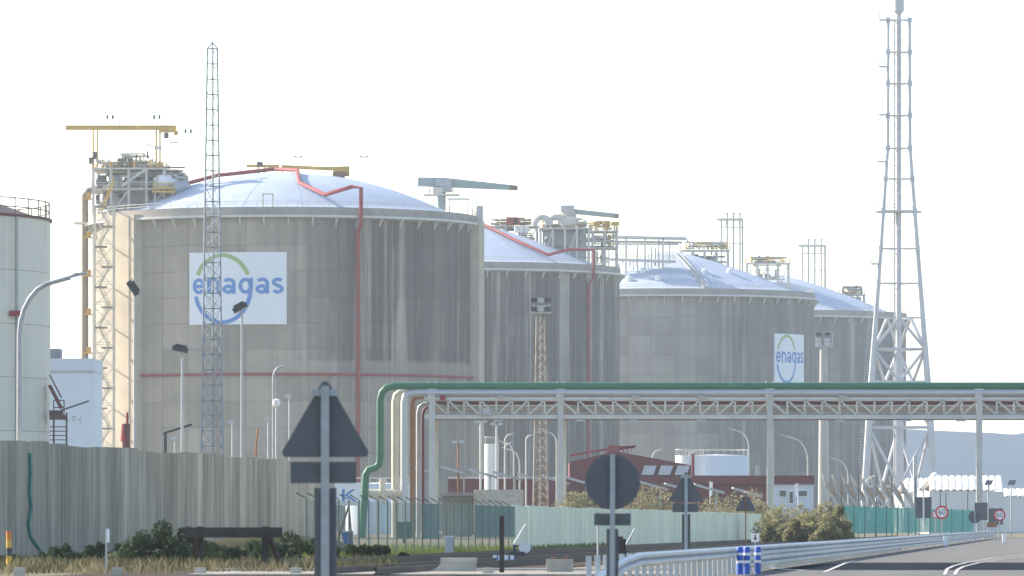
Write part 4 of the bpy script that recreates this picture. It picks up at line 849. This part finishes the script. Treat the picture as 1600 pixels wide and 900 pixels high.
# car-park canopies
CAN = mat('canopy_sheet', (.42, .43, .44), .6, .1, .1, .4)
def canopy(px, py, D, wpx, drop, label, group, dl=6.0, m=CAN, rise=0.0):
    a, b = P(px, py, D), P(px + wpx, py + drop, D); t = thing('carport_canopy', label, 'canopy', G(px + wpx / 2, D), group)
    part('roof_sheet', MB().prism([a, b, b + Vector((0, 0, .14)), a + Vector((0, 0, .14))], (0, 1, rise), dl), m, t)
    part('edge_beam', MB().beam(a + Vector((0, -.1, -.05)), b + Vector((0, -.1, -.05)), .18, .22), STEEL, t)
    f = .75; q_ = a.lerp(b, f)
    for dy in (.3, dl - .3): part('post', MB().beam((q_.x, q_.y + dy, 0), (q_.x, q_.y + dy, q_.z + .02), .16), STEEL, t)
for i, (px, py) in enumerate([(636, 727), (690, 729), (731, 733), (770, 737), (808, 740), (844, 743), (882, 745), (998, 752), (1040, 756), (1086, 757), (1146, 763)]):
    canopy(px, py, 680 - i * 2, 46, 13, 'slanting grey car-park canopy in the row before the red building', 'slanting car-park canopies')
for i in range(9): canopy(1289 + i * 15, 760 + i * .6, 820 + i * 3, 21, 32, 'steeply slanting beige canopy in the row at the foot of the flare stack', 'steep beige canopies', 8, BEIGE, .24)
# white halls at the right
def hall(label, D, xl, xr, yr, ye, dp, ribs):
    t = thing('white_hall', label, 'hall', G((xl + xr) / 2, D)); x0, x1 = px2(xl, D), px2(xr, D); ze, zr = pz(ye, D), pz(yr, D)
    part('wall', MB().box(((x0 + x1) / 2, D + dp / 2, ze / 2), (x1 - x0, dp, ze)), mat('hall_wall', (.60, .60, .60), .7, 0, .06, .3), t)
    for k in range(ribs):
        a, b = x0 + (x1 - x0) * k / ribs, x0 + (x1 - x0) * (k + 1) / ribs; n = 8; poly = []
        for i in range(n + 1): th = math.pi * i / n; poly.append((a + (b - a) * (1 - math.cos(th)) / 2, D - .4, ze + .35 * math.sin(th)))
        top = [(p[0] + (zr - ze) * .45, D + dp * .5, p[2] + (zr - ze)) for p in poly]; m_ = len(poly)
        back = [(p[0], D + dp + .4, p[2]) for p in poly]
        fs = [(i, i + 1, m_ + i + 1, m_ + i) for i in range(n)] + [(m_ + i, m_ + i + 1, 2 * m_ + i + 1, 2 * m_ + i) for i in range(n)]
        part('roof_bay', MB().add(poly + top + back, fs), CANV, t, True)
hall('smaller white canvas-roofed hall close to the foot of the flare stack', 950, 1412, 1449, 749, 772, 24, 5)
hall('large white canvas-roofed hall behind the speed-limit signs', 900, 1452, 1568, 745, 768, 30, 11)
hall('far low white hall at the foot of the blue-grey stockpile', 1100, 1560, 1640, 765, 777, 26, 8)
t = thing('white_hopper', 'small white rounded hopper rising above the white halls', 'hopper', G(1461, 960)); part('body', MB().lathe(G(1461, 960), [(0, 0), (1, 0), (1, pz(748, 960)), (.7, pz(741, 960)), (.02, pz(737, 960))], 16), WHITE, t, True)
t = thing('vent_pipe_stack', 'short dark grey vent pipe standing in front of the stockpile', 'vent pipe', G(1430, 900)); part('pipe', MB().tube([G(1430, 900), P(1430, 712, 900)], .35, 8), STEEL, t)

# distant stockpile hill, filling the right of the horizon
mb = MB(); n = 60; Dh = 2150; vs = []; fs = []; rng = random.Random(8)
for i in range(n + 1):
    px = 1250 + i * 25; y = 671 + (px - 1420) * .045 + rng.uniform(-.8, .8); z = pz(min(y, 810), Dh) * min(1, i / 3); x = px2(px, Dh)
    vs += [(x, Dh - 220, -.2), (x, Dh - 60, z * .6), (x, Dh, z), (x, Dh + 500, z * .9), (x, Dh + 900, -.2)]
    if i: fs += [(5 * (i - 1) + k, 5 * i + k, 5 * i + k + 1, 5 * (i - 1) + k + 1) for k in range(4)]
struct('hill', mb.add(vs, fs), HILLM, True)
vs = []; fs = []; Dh = 3400
for i in range(41):
    px = 1480 + i * 20; y = 690 - 22 * math.exp(-((px - 1660) / 90) ** 2) + rng.uniform(-.6, .6); z = pz(y, Dh) * min(1, i / 3); x = px2(px, Dh)
    vs += [(x, Dh - 400, -.2), (x, Dh, z), (x, Dh + 700, -.2)]
    if i: fs += [(3 * (i - 1) + k, 3 * i + k, 3 * i + k + 1, 3 * (i - 1) + k + 1) for k in range(2)]
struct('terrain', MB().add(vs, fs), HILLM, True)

# ------------------------------------------------------------------ fences and low walls along the track
fl = lambda d, c=-28: Vector((.1 * d + c, d, 0))
t = thing('boundary_wall', 'pale green-painted panel wall along the railway track', 'wall', fl(380)); d = 281
rng = random.Random(2)
while d < 492:
    e = min(d + 3.6, 494); o = rng.uniform(-.02, .02); a, b = fl(d + .02, -28 + o), fl(e - .02, -28 + o)
    part('wall_panel', MB().prism([a, b, b + Vector((-.15, .015, 0)), a + Vector((-.15, .015, 0))], (0, 0, 1), 2.3 + rng.uniform(-.03, .03)), GWALL, t); d = e
MESH1 = mesh_cloth('green_mesh', (.10, .22, .18), .38); MESH2 = mesh_cloth('dark_green_screen', (.06, .16, .15), .8); MESH3 = mesh_cloth('teal_screen', (.02, .34, .27), .93)
t = thing('mesh_fence', 'see-through green mesh fence with bent-top posts beside the track', 'fence', fl(240)); d = 206; i = 0
while d < 281:
    e = d + 3.0; dark = 262 < d < 281 or 240 < d < 246
    part('mesh_panel', MB().add([fl(d) + Vector((0, 0, .1)), fl(e) + Vector((0, 0, .1)), fl(e) + Vector((0, 0, 2.25)), fl(d) + Vector((0, 0, 2.25))], [(0, 1, 2, 3)]), MESH1, t)
    if dark: part('screen', MB().add([fl(d, -27.95) + Vector((0, 0, .75)), fl(e, -27.95) + Vector((0, 0, .75)), fl(e, -27.95) + Vector((0, 0, 2.25)), fl(d, -27.95) + Vector((0, 0, 2.25))], [(0, 1, 2, 3)]), MESH2, t)
    part('post', MB().tube([fl(d, -27.97), fl(d, -27.97) + Vector((0, 0, 2.3)), fl(d, -27.97) + Vector((-.35, 0, 2.5))], .028, 6), mat('fence_post_green', (.10, .14, .13), .7), t); d = e
t = thing('screened_fence', 'bright teal screening fence at the foot of the flare stack', 'fence', G(1400, 560)); pts = [(1317 + i * 17, 500 + i * 12) for i in range(13)]
for (pa, da), (pb, db) in zip(pts, pts[1:]):
    a, b = G(pa, da), G(pb, db); part('screen', MB().add([a + Vector((0, 0, .55)), b + Vector((0, 0, .55)), b + Vector((0, 0, 3.0)), a + Vector((0, 0, 3.0))], [(0, 1, 2, 3)]), MESH3, t)
    part('post', MB().tube([a + Vector((0, .08, 0)), a + Vector((0, .08, 3.1))], .06, 6), DARK, t)
t = thing('dark_pole', 'thin dark pole standing just behind the teal screening fence', 'pole', G(1400, 700))
bpy.data.objects.remove(t)
for px, yt, D_ in ((1314, 742, 640), (1341, 725, 650), (1369, 740, 660), (1393, 748, 670), (1430, 745, 680), (1469, 765, 700), (1478, 768, 705), (1512, 770, 720)):
    solo('dark_pole', MB().tube([G(px, D_), P(px, yt, D_)], .07, 6), DARK, 'thin dark fence-line pole behind the teal screening', 'pole', G(px, D_), 'thin dark poles behind the teal screening')

# ------------------------------------------------------------------ crash barrier
bx_ = lambda d: .1 * d - 9.75 + rb(d)
t = thing('crash_barrier', 'long galvanised steel crash barrier curving along the road edge', 'crash barrier', (bx_(140), 140, 0)); BM_ = mat('barrier_zinc', (.46, .49, .52), .45, .3, .12, .8)
def wbeam(d0, d1, step, z):
    prof = [(-.02, -.155), (.06, -.11), (.06, -.05), (-.02, 0), (.06, .05), (.06, .11), (-.02, .155)]; vs = []; fs = []; d = d0; i = 0; k = len(prof)
    while True:
        zz = z if d > 122 else z - (122 - d) * .045
        vs += [(bx_(d) + p[0] + .1, d, zz + p[1]) for p in prof]
        if i: fs += [((i - 1) * k + q_, i * k + q_, i * k + q_ + 1, (i - 1) * k + q_ + 1) for q_ in range(k - 1)]
        i += 1
        if d >= d1: break
        d = min(d + step, d1)
    return MB().add(vs, fs)
d = 112
while d < 700: e = min(d + 8, 700); part('w_beam', wbeam(d, e, 4, .60), BM_, t); d = e
d = 112
while d < 560: e = min(d + 8, 560); mb = wbeam(d, e, 4, .28); part('lower_beam', mb, BM_, t) if d > 158 else None; d = e
d = 112.5
while d < 520: part('post', MB().box((bx_(d), d, .37), (.11, .14, .74)), BM_, t); d += 2.0 if d < 300 else 6.0
# blue delineators
for px, D_, lab in ((1156, 156, 'blue plastic delineator post with white bands, outer of the pair before the barrier'), (1167, 155.6, 'blue plastic delineator post with white bands, touching its neighbour'), (1184, 157, 'single blue plastic delineator post standing apart from the pair')):
    g_ = G(px, D_); t = thing('delineator', lab, 'delineator post', g_, 'blue delineator posts'); part('tube', MB().tube([g_, g_ + Vector((0, 0, .06)), g_ + Vector((0, 0, .72)), g_ + Vector((0, 0, .75))], [.1, .09, .09, .07], 14), BLUE, t, True)
    for z in (.35, .56): part('reflective_band', MB().tube([g_ + Vector((0, 0, z - .035)), g_ + Vector((0, 0, z + .035))], .094, 14), SIGNW, t, True)

# ------------------------------------------------------------------ traffic signs seen from behind
def tri_sign(px, D, w_, ytop, plate, label, post_m=POSTM, box=True):
    g_ = G(px, D); t = thing('triangular_sign', label, 'traffic sign', g_, 'triangular signs seen from behind'); top = pz(ytop, D); h = w_ * .866; r_ = w_ * .05
    def tri(s_, y):
        pts = [];
        for (cx, cz, a0) in ((0, top - 2 * r_ * s_ - (1 - s_) * .3, 0), (w_ / 2 * s_ - r_ * 1.73 * s_, top - h + r_ + (1 - s_) * .2, 120), (-w_ / 2 * s_ + r_ * 1.73 * s_, top - h + r_ + (1 - s_) * .2, 240)):
            for k in range(5): a = R(a0 - 60 + 30 * k); pts.append((g_.x + cx + r_ * math.sin(a), y, cz + r_ * math.cos(a)))
        return pts
    pan = part('sign_plate', MB().prism(tri(1, g_.y + .06), (0, 1, 0), .03), SIGNBACK, t)
    part('sign_face', MB().prism(tri(.97, g_.y + .091), (0, 1, 0), .006), SIGNW, t, parent=pan)
    part('clamp', MB().box((g_.x, g_.y + .035, top - h * .2), (w_ * .28, .05, .10)), POSTM, t, parent=pan)
    if plate:
        pl = part('supplementary_plate', MB().box((g_.x - .02 * w_, g_.y + .075, top - h - w_ * .165), (w_ * .71, .03, w_ * .23)), SIGNBACK, t)
        part('clamp', MB().box((g_.x, g_.y + .035, top - h - w_ * .12), (w_ * .2, .05, .05)), SIGNBACK, t, parent=pl)
    pw = .08 * w_ / 1.0 if box else .07
    part('post', MB().box((g_.x, g_.y, (top - h * .12) / 2), (pw * 1.1, .07, top - h * .12)), post_m, t)
    if plate: part('sign_box', MB().box((g_.x, g_.y + .14, (top - h - w_ * .33) / 2), (w_ * .235, .1, top - h - w_ * .33)), SIGNBACK, t)
    return t
tri_sign(508, 84, 1.36, 588, True, 'big dark triangular sign back with a plate below, before the concrete wall')
tri_sign(1072, 215, 1.36, 735, True, 'triangular sign back with a plate below, rising behind the crash barrier')
tri_sign(1165, 340, 1.30, 769, False, 'small triangular sign back on a rusty post by the end of the pale green wall', RUST, False)
def round_sign(px, D, rad, yc, plate, label):
    g_ = G(px, D); t = thing('round_sign', label, 'traffic sign', g_, 'round signs seen from behind'); zc = pz(yc, D)
    pan = part('sign_plate', MB().tube([(g_.x, g_.y + .06, zc), (g_.x, g_.y + .09, zc)], rad, 40), SIGNBACK, t); part('sign_face', MB().tube([(g_.x, g_.y + .091, zc), (g_.x, g_.y + .096, zc)], rad * .97, 40), SIGNW, t, parent=pan)
    part('clamp', MB().box((g_.x, g_.y + .035, zc + rad * .5), (rad * .3, .05, .05)), SIGNBACK, t, parent=pan)
    part('post', MB().box((g_.x, g_.y, (zc + rad) / 2), (.082, .07, zc + rad)), POSTM, t)
    if plate:
        part('supplementary_plate', MB().box((g_.x, g_.y + .075, zc - rad * 1.36), (rad * 1.33, .03, rad * .44)), SIGNBACK, t); part('sign_box', MB().box((g_.x, g_.y + .14, (zc - rad * 1.7) / 2), (rad * .43, .1, zc - rad * 1.7)), SIGNBACK, t)
round_sign(957, 95, .455, 753, True, 'large dark round sign back on a steel post, between the two triangular signs')
round_sign(1523, 420, .46, 808, False, 'small dark round sign back beside the rack column')
g_ = G(1443, 440); t = thing('board_sign', 'dark rectangular sign back on a white post before the teal fence', 'traffic sign', g_); part('sign_plate', MB().box((g_.x, g_.y + .06, pz(793, 440)), (S(25, 440), .05, S(33, 440))), SIGNBACK, t); part('post', MB().box((g_.x, g_.y, pz(745, 440) / 2), (.12, .1, pz(775, 440))), WHITE, t)
def speed_sign(px, D, rad, yc, label, txt='60'):
    g_ = G(px, D); t = thing('speed_sign', label, 'traffic sign', g_, 'speed limit signs'); zc = pz(yc, D)
    pan = part('sign_plate', MB().tube([(g_.x, g_.y - .06, zc), (g_.x, g_.y - .09, zc)], rad, 40), SIGNW, t)
    part('red_ring', MB().lathe((0, 0, 0), [(rad * .74, 0), (rad * 1.0, 0), (rad * 1.0, .01), (rad * .74, .01)], 40, True), SIGNR, t, parent=pan)
    o = [c_ for c_ in pan.children][0]; me = o.data
    for v in me.vertices: a = v.co + Vector(t.location); v.co = Vector((a.x, -.092 - a.z, zc + a.y))
    me2 = text_verts(txt, rad * 1.15); me2.transform(Matrix.Rotation(R(90), 4, 'X')); me2.transform(Matrix.Translation((0, -.094, zc))); me2.materials.append(SIGNK)
    l_ = bpy.data.objects.new('lettering', me2); C.objects.link(l_); l_.parent = pan
    part('post', MB().box((g_.x, g_.y, (zc + rad * .8) / 2), (.1, .07, zc + rad * .8)), STEEL, t)
speed_sign(1471.5, 400, .47, 800.5, 'round red-ringed 60 speed sign on the near side of the rack column')
speed_sign(1562, 470, .47, 805, 'round red-ringed 60 speed sign beyond the rack column')
speed_sign(1462, 406, .27, 804, 'smaller red-ringed sign half hidden behind the first speed sign', '')
g_ = G(1550, 500); t = thing('brown_sign', 'small brown plate on two posts below the farther speed sign', 'traffic sign', g_); part('sign_plate', MB().box((g_.x, g_.y - .05, pz(820, 500)), (.9, .04, .42)), RUST, t)
for s_ in (-.3, .3): part('post', MB().box((g_.x + s_, g_.y, pz(815, 500) / 2), (.08, .06, pz(815, 500))), STEEL, t)
for px, D_, w_ in ((1533, 560, 1.25), (1556, 600, 1.5)):
    g_ = G(px, D_); t = thing('direction_board', 'large dark rectangular board back among the far road signs', 'traffic sign', g_, 'dark board backs'); part('sign_plate', MB().box((g_.x, g_.y, pz(799 if w_ < 1.4 else 807, D_)), (w_, .06, 1.7)), SIGNBACK, t)
    for s_ in (-.4, .4): part('post', MB().box((g_.x + s_, g_.y + .08, pz(799, D_) / 2), (.12, .08, pz(793, D_))), STEEL, t)
for px, D_ in ((1544, 620), (1580, 640)):
    g_ = G(px, D_); t = thing('solar_lamp', 'pole topped by a tilted dark solar panel among the far road signs', 'solar panel', g_, 'solar panel poles'); part('pole', MB().tube([g_, P(px, 757, D_)], .08, 6), STEEL, t); part('solar_panel', MB().prism([P(px - 6, 758, D_), P(px + 5, 758, D_), P(px + 8, 751, D_ + .8), P(px - 3, 751, D_ + .8)], (0, .3, 1), .06), GLASS, t)
for px, D_, yc in ((1180, 235, 840),):
    g_ = G(px, D_); t = thing('marker_sign', 'small white marker plate with a black arrow behind the delineators', 'sign', g_); pl = part('plate', MB().box((g_.x, g_.y - .03, pz(yc, D_)), (.32, .03, .36)), SIGNW, t)
    part('symbol', MB().box((g_.x, g_.y - .05, pz(yc, D_) + .04), (.05, .008, .16)).prism([(g_.x - .07, g_.y - .054, pz(yc, D_) - .02), (g_.x + .07, g_.y - .054, pz(yc, D_) - .02), (g_.x, g_.y - .054, pz(yc, D_) - .12)], (0, 1, 0), .008), SIGNK, t, parent=pl); part('post', MB().box((g_.x, g_.y, .35), (.06, .05, .9)), STEEL, t)
for px, D_ in ((1478, 360), (1569, 430)):
    solo('white_marker_box', MB().box((px2(px, D_), D_, .3), (.26, .2, .6)).box((px2(px, D_), D_, .63), (.3, .24, .05)), SIGNW, 'small white marker box standing at the foot of a speed sign', 'marker box', G(px, D_), 'white marker boxes')

# ------------------------------------------------------------------ foreground along the track, left
D = 173; t = thing('buffer_stop', 'dark timber railway buffer stop with slanting props before the bushes', 'buffer stop', G(365, D)); zc = pz(832, D)
part('buffer_beam', MB().box((px2(365, D), D, zc), (S(152, D), .35, S(16, D))), WOOD, t)
for a in (311, 413): part('upright', MB().beam((px2(a, D), D + .3, 0), (px2(a + 1.5, D), D + .3, zc + .18), .2, .25), WOOD, t)
for a, s_ in ((421, 14), (305, -3)): part('prop', MB().beam((px2(a + s_ + 4, D), D + 1.4, 0), (px2(a - 6, D), D + .45, zc + .1), .12, .14), WOOD, t)
g_ = G(14, 178); t = thing('striped_bollard', 'yellow and black striped post by the foot of the hose', 'bollard', g_)
for k in range(4): part('band', MB().tube([g_ + Vector((0, 0, .12 + k * .26)), g_ + Vector((0, 0, .38 + k * .26))], .085, 12), (YEL, DARK, YEL, mat('orange_paint', (.5, .17, .04), .6))[k], t, True)
part('foot', MB().tube([g_, g_ + Vector((0, 0, .12))], .07, 10), STEEL, t)
g_ = G(166, 160); t = thing('marker_stake', 'slim grey stake with a small white plate before the bushes', 'stake', g_); part('post', MB().box((g_.x, g_.y, .6), (.06, .05, 1.2)), STEEL, t); part('plate', MB().box((g_.x + .05, g_.y - .04, 1.05), (.09, .02, .38)), SIGNW, t)
D = 160; g_ = G(712, D); t = thing('concrete_pipe_end', 'pale concrete collar with a sloping flared side at the path edge', 'concrete block', g_)
part('body', MB().prism([(px2(676, D), D, 0), (px2(680, D), D, .12), (px2(690, D), D, .3), (px2(744, D), D, .3), (px2(744, D), D, 0)], (0, 1, 0), .9), CONC, t); part('rim', MB().box((px2(716.5, D), D + .45, .36), (S(57, D), .98, .13)), CONC, t)
D = 158; g_ = G(875, D); t = thing('concrete_block', 'grey concrete block with two lifting loops by the barrier end', 'concrete block', g_); part('block', MB().box((g_.x, D + .3, .2), (S(42, D), .6, .4)), CONC, t)
for a in (865, 885): part('lifting_loop', MB().tube([(px2(a, D) + .05 * math.cos(R(th)), D + .3, .385 + .09 * math.sin(R(th))) for th in range(0, 181, 30)], .013, 6), RUST, t)
for px in (30, 183, 313, 462, 604, 763): 
    g_ = G(px, 153.5); solo('kerb_stone', MB().box((g_.x, 153.5, .09), (.29, .3, .2)).box((g_.x, 153.5, .2), (.25, .26, .03)), CONC, 'small square concrete marker stone in the row along the path edge', 'marker stone', g_, 'row of small marker stones')
D = 156; solo('rail_post', MB().box((px2(784, D), D, .8), (.13, .03, 1.6)).box((px2(784, D), D + .06, .8), (.04, .1, 1.6)).box((px2(784, D), D + .12, .8), (.1, .03, 1.6)), RAILM, 'dark rusty upright rail post before the pale green wall', 'post', G(784, D))
D = 225; g_ = G(808, D); t = thing('point_lever', 'white railway point lever with a round white counterweight', 'point lever', g_)
part('frame', MB().box((g_.x, D, .15), (.6, .5, .3)).box((px2(804, D), D, .42), (.12, .2, .3)), DARK, t); part('lever', MB().tube([P(803, 850, D), P(822, 819, D)], .035, 8), WHITE, t, True); part('counterweight', MB().tube([P(820, 855, D - .15), P(820, 855, D + .05)], .24, 20), WHITE, t); part('link', MB().beam(P(804, 853, D), P(818, 853, D), .06), DARK, t)
D = 235; g_ = G(974, D); t = thing('point_lever', 'thin pale point lever by the dark wooden stump near the barrier', 'point lever', g_); part('frame', MB().box((g_.x, D, .15), (.5, .5, .3)), DARK, t); part('lever', MB().tube([P(975, 858, D), P(992, 826, D)], .03, 8), STEEL, t, True)
D = 200; solo('timber_stump', MB().beam(G(969, D), P(969, 838, D), .2, .2).beam(G(975, D) + Vector((0, .25, 0)), P(975, 842, D) + Vector((0, .25, 0)), .14, .16), WOOD, 'short dark wooden stump standing by the steel barrier end', 'stump', G(969, D))
D = 195
for px, lab in ((773, 'white and blue track marker block, first of the short row'), (781, 'blue-banded track marker block beside the rail post'), (791, 'white and blue track marker block beyond the rail post'), (800, 'white track marker block at the end of the short row')):
    g_ = G(px, D); t = thing('track_marker', lab, 'track marker', g_, 'row of blue and white track markers'); part('block', MB().box((g_.x, D, .16), (.13, .2, .32)), SIGNW, t); part('blue_side', MB().box((g_.x + .09, D, .15), (.05, .18, .30)), BLUE, t)
solo('signal_stake', MB().tube([G(934, 150), P(934, 800, 150)], .022, 6).box(P(934, 801, 150), (.06, .05, .05)), STEEL, 'thin grey stake standing beside the large round sign', 'stake', G(934, 150))
# K billboard, blue container
D = 640; g_ = G(540, D); t = thing('billboard', 'white billboard with a blue letter K by the end of the concrete wall', 'billboard', g_); pb = part('panel', MB().box((px2(545, D), D, pz(772, D)), (S(44, D), .2, S(36, D))), PANELW, t)
me = text_verts('K', 1.95); me.transform(Matrix.Rotation(R(90), 4, 'X')); me.transform(Matrix.Scale(1.5, 4, (1, 0, 0))); me.transform(Matrix.Translation(P(545, 775, D) - Vector((0, .12, 0)) - Vector(t.location))); me.materials.append(LOGOB); o = bpy.data.objects.new('lettering', me); C.objects.link(o); o.parent = pb
for a in (530, 560): part('post', MB().beam((px2(a, D), D + .2, 0), (px2(a, D), D + .2, pz(772, D)), .2), STEEL, t)
D = 330; g_ = G(542, D); t = thing('blue_skip', 'small bright blue container behind the dark earth bank', 'container', g_); part('body', MB().prism([P(533, 831, D), P(551, 831, D), P(551, 856, D), P(539, 856, D)], (0, 1, 0), 1.2), BLUE, t); part('rim', MB().box((px2(542, D), D + .6, pz(830.5, D)), (.75, 1.3, .08)), SIGNW, t)
t = thing('scrap_tripod', 'bent rusty metal struts leaning together by the blue container', 'scrap metal', G(533, 325)); part('strut', MB().tube([G(524, 325), P(545, 790, 325)], .06, 6), RUST, t); part('strut', MB().tube([P(545, 790, 325), P(550, 848, 325)], .05, 6), RUST, t)
D = 420; t = thing('transformer_cabinet', 'dark green cabinet seen through the mesh fence', 'cabinet', G(632, D)); part('body', MB().box((px2(632, D), D, pz(828, D)), (1.0, .8, 1.2)), mat('dark_green_cabinet', (.04, .09, .07), .6), t); part('leg', MB().beam((px2(632, D), D, 0), (px2(632, D), D, .6), .25), DARK, t)
t = thing('white_post_box', 'pale grey roadside cabinet standing before the mesh fence', 'cabinet', G(702, 236)); part('body', MB().box((px2(702, 236), 236, .42), (.34, .3, .84)), LAMPW, t); part('cap', MB().box((px2(702, 236), 236, .87), (.38, .34, .05)), WHITE, t)

# ------------------------------------------------------------------ plants
LDK = leaf_mat('dark_bramble_leaf', (.035, .06, .025)); LOL = leaf_mat('olive_tamarisk_leaf', (.25, .235, .12), .4); LST = leaf_mat('dry_straw', (.32, .27, .16), .3); LYG = leaf_mat('yellow_green_leaf', (.16, .20, .04), .35)
def bush(label, px, D, wpx, ytop, m, leaf, n, seed, group, depth=None, category='bush', name='bush'):
    rng = random.Random(seed); b = G(px, D); H = pz(ytop, D) * 1.12; W = S(wpx, D) * 1.15; dp = depth or W * .7; t = thing(name, label, category, b, group)
    cl = []
    for k in range(max(7, int(W * 5))):
        a = rng.uniform(-1, 1); hh = H * (1 - .5 * a * a) * rng.uniform(.55, 1.0); cl.append((b.x + a * W * .45, b.y + rng.uniform(-.5, .5) * dp, hh * rng.uniform(.2, .86), rng.uniform(.16, .28) * min(H, W)))
    mb = MB()
    for i in range(n):
        cx, cy_, cz, cr = rng.choice(cl); u = Vector((rng.gauss(0, 1), rng.gauss(0, 1), rng.gauss(0, 1))).normalized() * cr * rng.uniform(.55, 1.08); p = Vector((cx, cy_, cz)) + u
        if p.z < 0.02: p.z = rng.uniform(.02, .2)
        d1 = Vector((rng.gauss(0, 1), rng.gauss(0, 1), rng.gauss(.5, 1))).normalized(); d2 = d1.cross(Vector((rng.gauss(0, 1), rng.gauss(0, 1), rng.gauss(0, 1)))).normalized(); s_ = leaf * rng.uniform(.6, 1.4)
        mb.add([p - d1 * s_, p + d2 * s_ * .45, p + d1 * s_, p - d2 * s_ * .45], [(0, 1, 2, 3)])
    part('foliage', mb, m, t)
    st = MB()
    for k in range(6): c_ = rng.choice(cl); st.tube([(b.x + rng.uniform(-.2, .2) * W, b.y, 0), (c_[0], c_[1], c_[2])], [.05, .02], 4)
    part('stem', st, WOOD, t)
k = 0
for (px, D_, w_, yt, lab) in ((75, 205, 120, 868, 'low dark bramble by the end of the hose'), (165, 200, 130, 853, 'dark bramble behind the white-plated stake'), (245, 196, 110, 824, 'tallest dark bramble mound left of the buffer stop'), (325, 205, 90, 848, 'dark bramble half behind the buffer beam'), (390, 200, 110, 845, 'dark bramble under the buffer beam'), (465, 205, 90, 836, 'dark bramble between the buffer stop and the big triangular sign'), (545, 212, 90, 845, 'dark bramble right of the big triangular sign'), (598, 214, 60, 862, 'last low bramble at the end of the mesh fence')):
    bush(lab, px, D_, w_ * 1.25, yt - 8, LDK, .07, 5200, 40 + k, 'dark brambles below the concrete wall'); k += 1
for (px, D_, w_, yt, lab) in ((900, 560, 60, 762, 'pale olive shrub left of the large round sign'), (1010, 570, 90, 757, 'greyish shrub right of the large round sign'), (1110, 560, 110, 768, 'pale olive shrub over the wall near the second triangular sign'), (1185, 520, 60, 757, 'sunlit straw-coloured shrub at the rack column'), (1235, 460, 90, 778, 'big olive tamarisk right of the rack column'), (1282, 440, 70, 783, 'dark-bellied olive tamarisk beside the teal fence'), (1255, 400, 50, 806, 'small pale tamarisk before the larger ones'), (1225, 415, 60, 815, 'low shadowed shrub at the foot of the rack column'), (1290, 395, 40, 812, 'low pale shrub near the teal fence end'), (1310, 430, 40, 790, 'last olive shrub against the teal fence')):
    bush(lab, px, D_, w_, yt, LST if 'straw' in lab else LOL, .14, 4200, 60 + k, 'olive tamarisk shrubs by the pipe rack'); k += 1
# dry grass along the bottom and under the fences
def grass(name, label, n, fx_, hmin, hmax, m, seed):
    rng = random.Random(seed); mb = MB()
    for i in range(n):
        p = fx_(rng); h = rng.uniform(hmin, hmax) * rng.choice((.5, .8, 1)); a = rng.uniform(0, 6.28); l_ = Vector((math.cos(a), math.sin(a), 0)) * h * rng.uniform(.1, .6); s_ = Vector((math.sin(a), -math.cos(a), 0)) * .012
        mb.add([p - s_, p + s_, p + l_ * .4 + Vector((0, 0, h * .65)) + s_ * .7, p + l_ + Vector((0, 0, h))], [(0, 1, 2), (0, 2, 3)])
    solo(name, mb, m, label, 'grass', (0, 0, 0), None, 'stuff')
grass('dry_grass', 'straw-coloured dry grass in front of the brambles', 1700, lambda r: (lambda k: (lambda d: Vector(((-.092 + .062 * ((k * .618) % 1)) * 165 + r.gauss(0, .35), d, .0)))(153.5 + (k * 7.3) % 24 + r.gauss(0, .4)))(r.randrange(38)), .06, .45, leaf_mat('dry_wisp', (.23, .19, .11), .3), 1)
grass('scrub_grass', 'dark green-brown scrub between the dry grass and the brambles', 9000, lambda r: (lambda d: Vector((r.uniform(-.092, -.02) * d, d, .0)))(r.uniform(158, 215)), .1, .42, leaf_mat('scrub_leaf', (.085, .085, .04)), 9)
grass('green_grass', 'green weeds along the foot of the mesh fence and track', 7000, lambda r: (lambda d: fl(d, -27.6 + r.uniform(-.3, .9)))(r.uniform(200, 330)), .1, .45, LYG, 2)
grass('verge_grass', 'yellow-green grass strip behind the mesh fence', 9000, lambda r: (lambda d: fl(d, -28 - r.uniform(.5, 8)))(r.uniform(205, 300)), .15, .5, LYG, 3)
mb = MB(); rng = random.Random(4)
# earth bank at the end of the wall
vs = []; fs = []; n = 16
for i in range(n + 1):
    for j in range(7):
        u_, v_ = i / n, j / 6; x = -13.5 + u_ * 9.0; y = 214 + v_ * 10; z = 1.0 * math.sin(math.pi * u_) ** .8 * math.sin(math.pi * v_) + rng.uniform(-.05, .05) * (0 < j < 6 and 0 < i < n); vs.append((x, y, max(z, -.05)))
for i in range(n):
    for j in range(6): fs.append((i * 7 + j, (i + 1) * 7 + j, (i + 1) * 7 + j + 1, i * 7 + j + 1))
struct('earth_bank', MB().add(vs, fs), mat('dark_soil', (.06, .06, .038), .95, 0, .35, 1.2, spec=0), True)

# ------------------------------------------------------------------ haze
hz = MB().box((0, 5000 - 300, 65), (11000, 11600, 132)); me = hz.mesh('haze'); hm = bpy.data.materials.new('haze_air'); hm.use_nodes = True; N = hm.node_tree.nodes
N.remove(N['Principled BSDF']); pv = N.new('ShaderNodeVolumePrincipled'); pv.inputs['Density'].default_value = .000085; pv.inputs['Color'].default_value = (.80, .90, 1, 1); pv.inputs['Anisotropy'].default_value = .2
hm.node_tree.links.new(pv.outputs[0], N['Material Output'].inputs['Volume']); me.materials.append(hm); o = bpy.data.objects.new('haze', me); C.objects.link(o); tag(o, 'pale air haze over the whole terminal', 'haze', None, 'stuff')
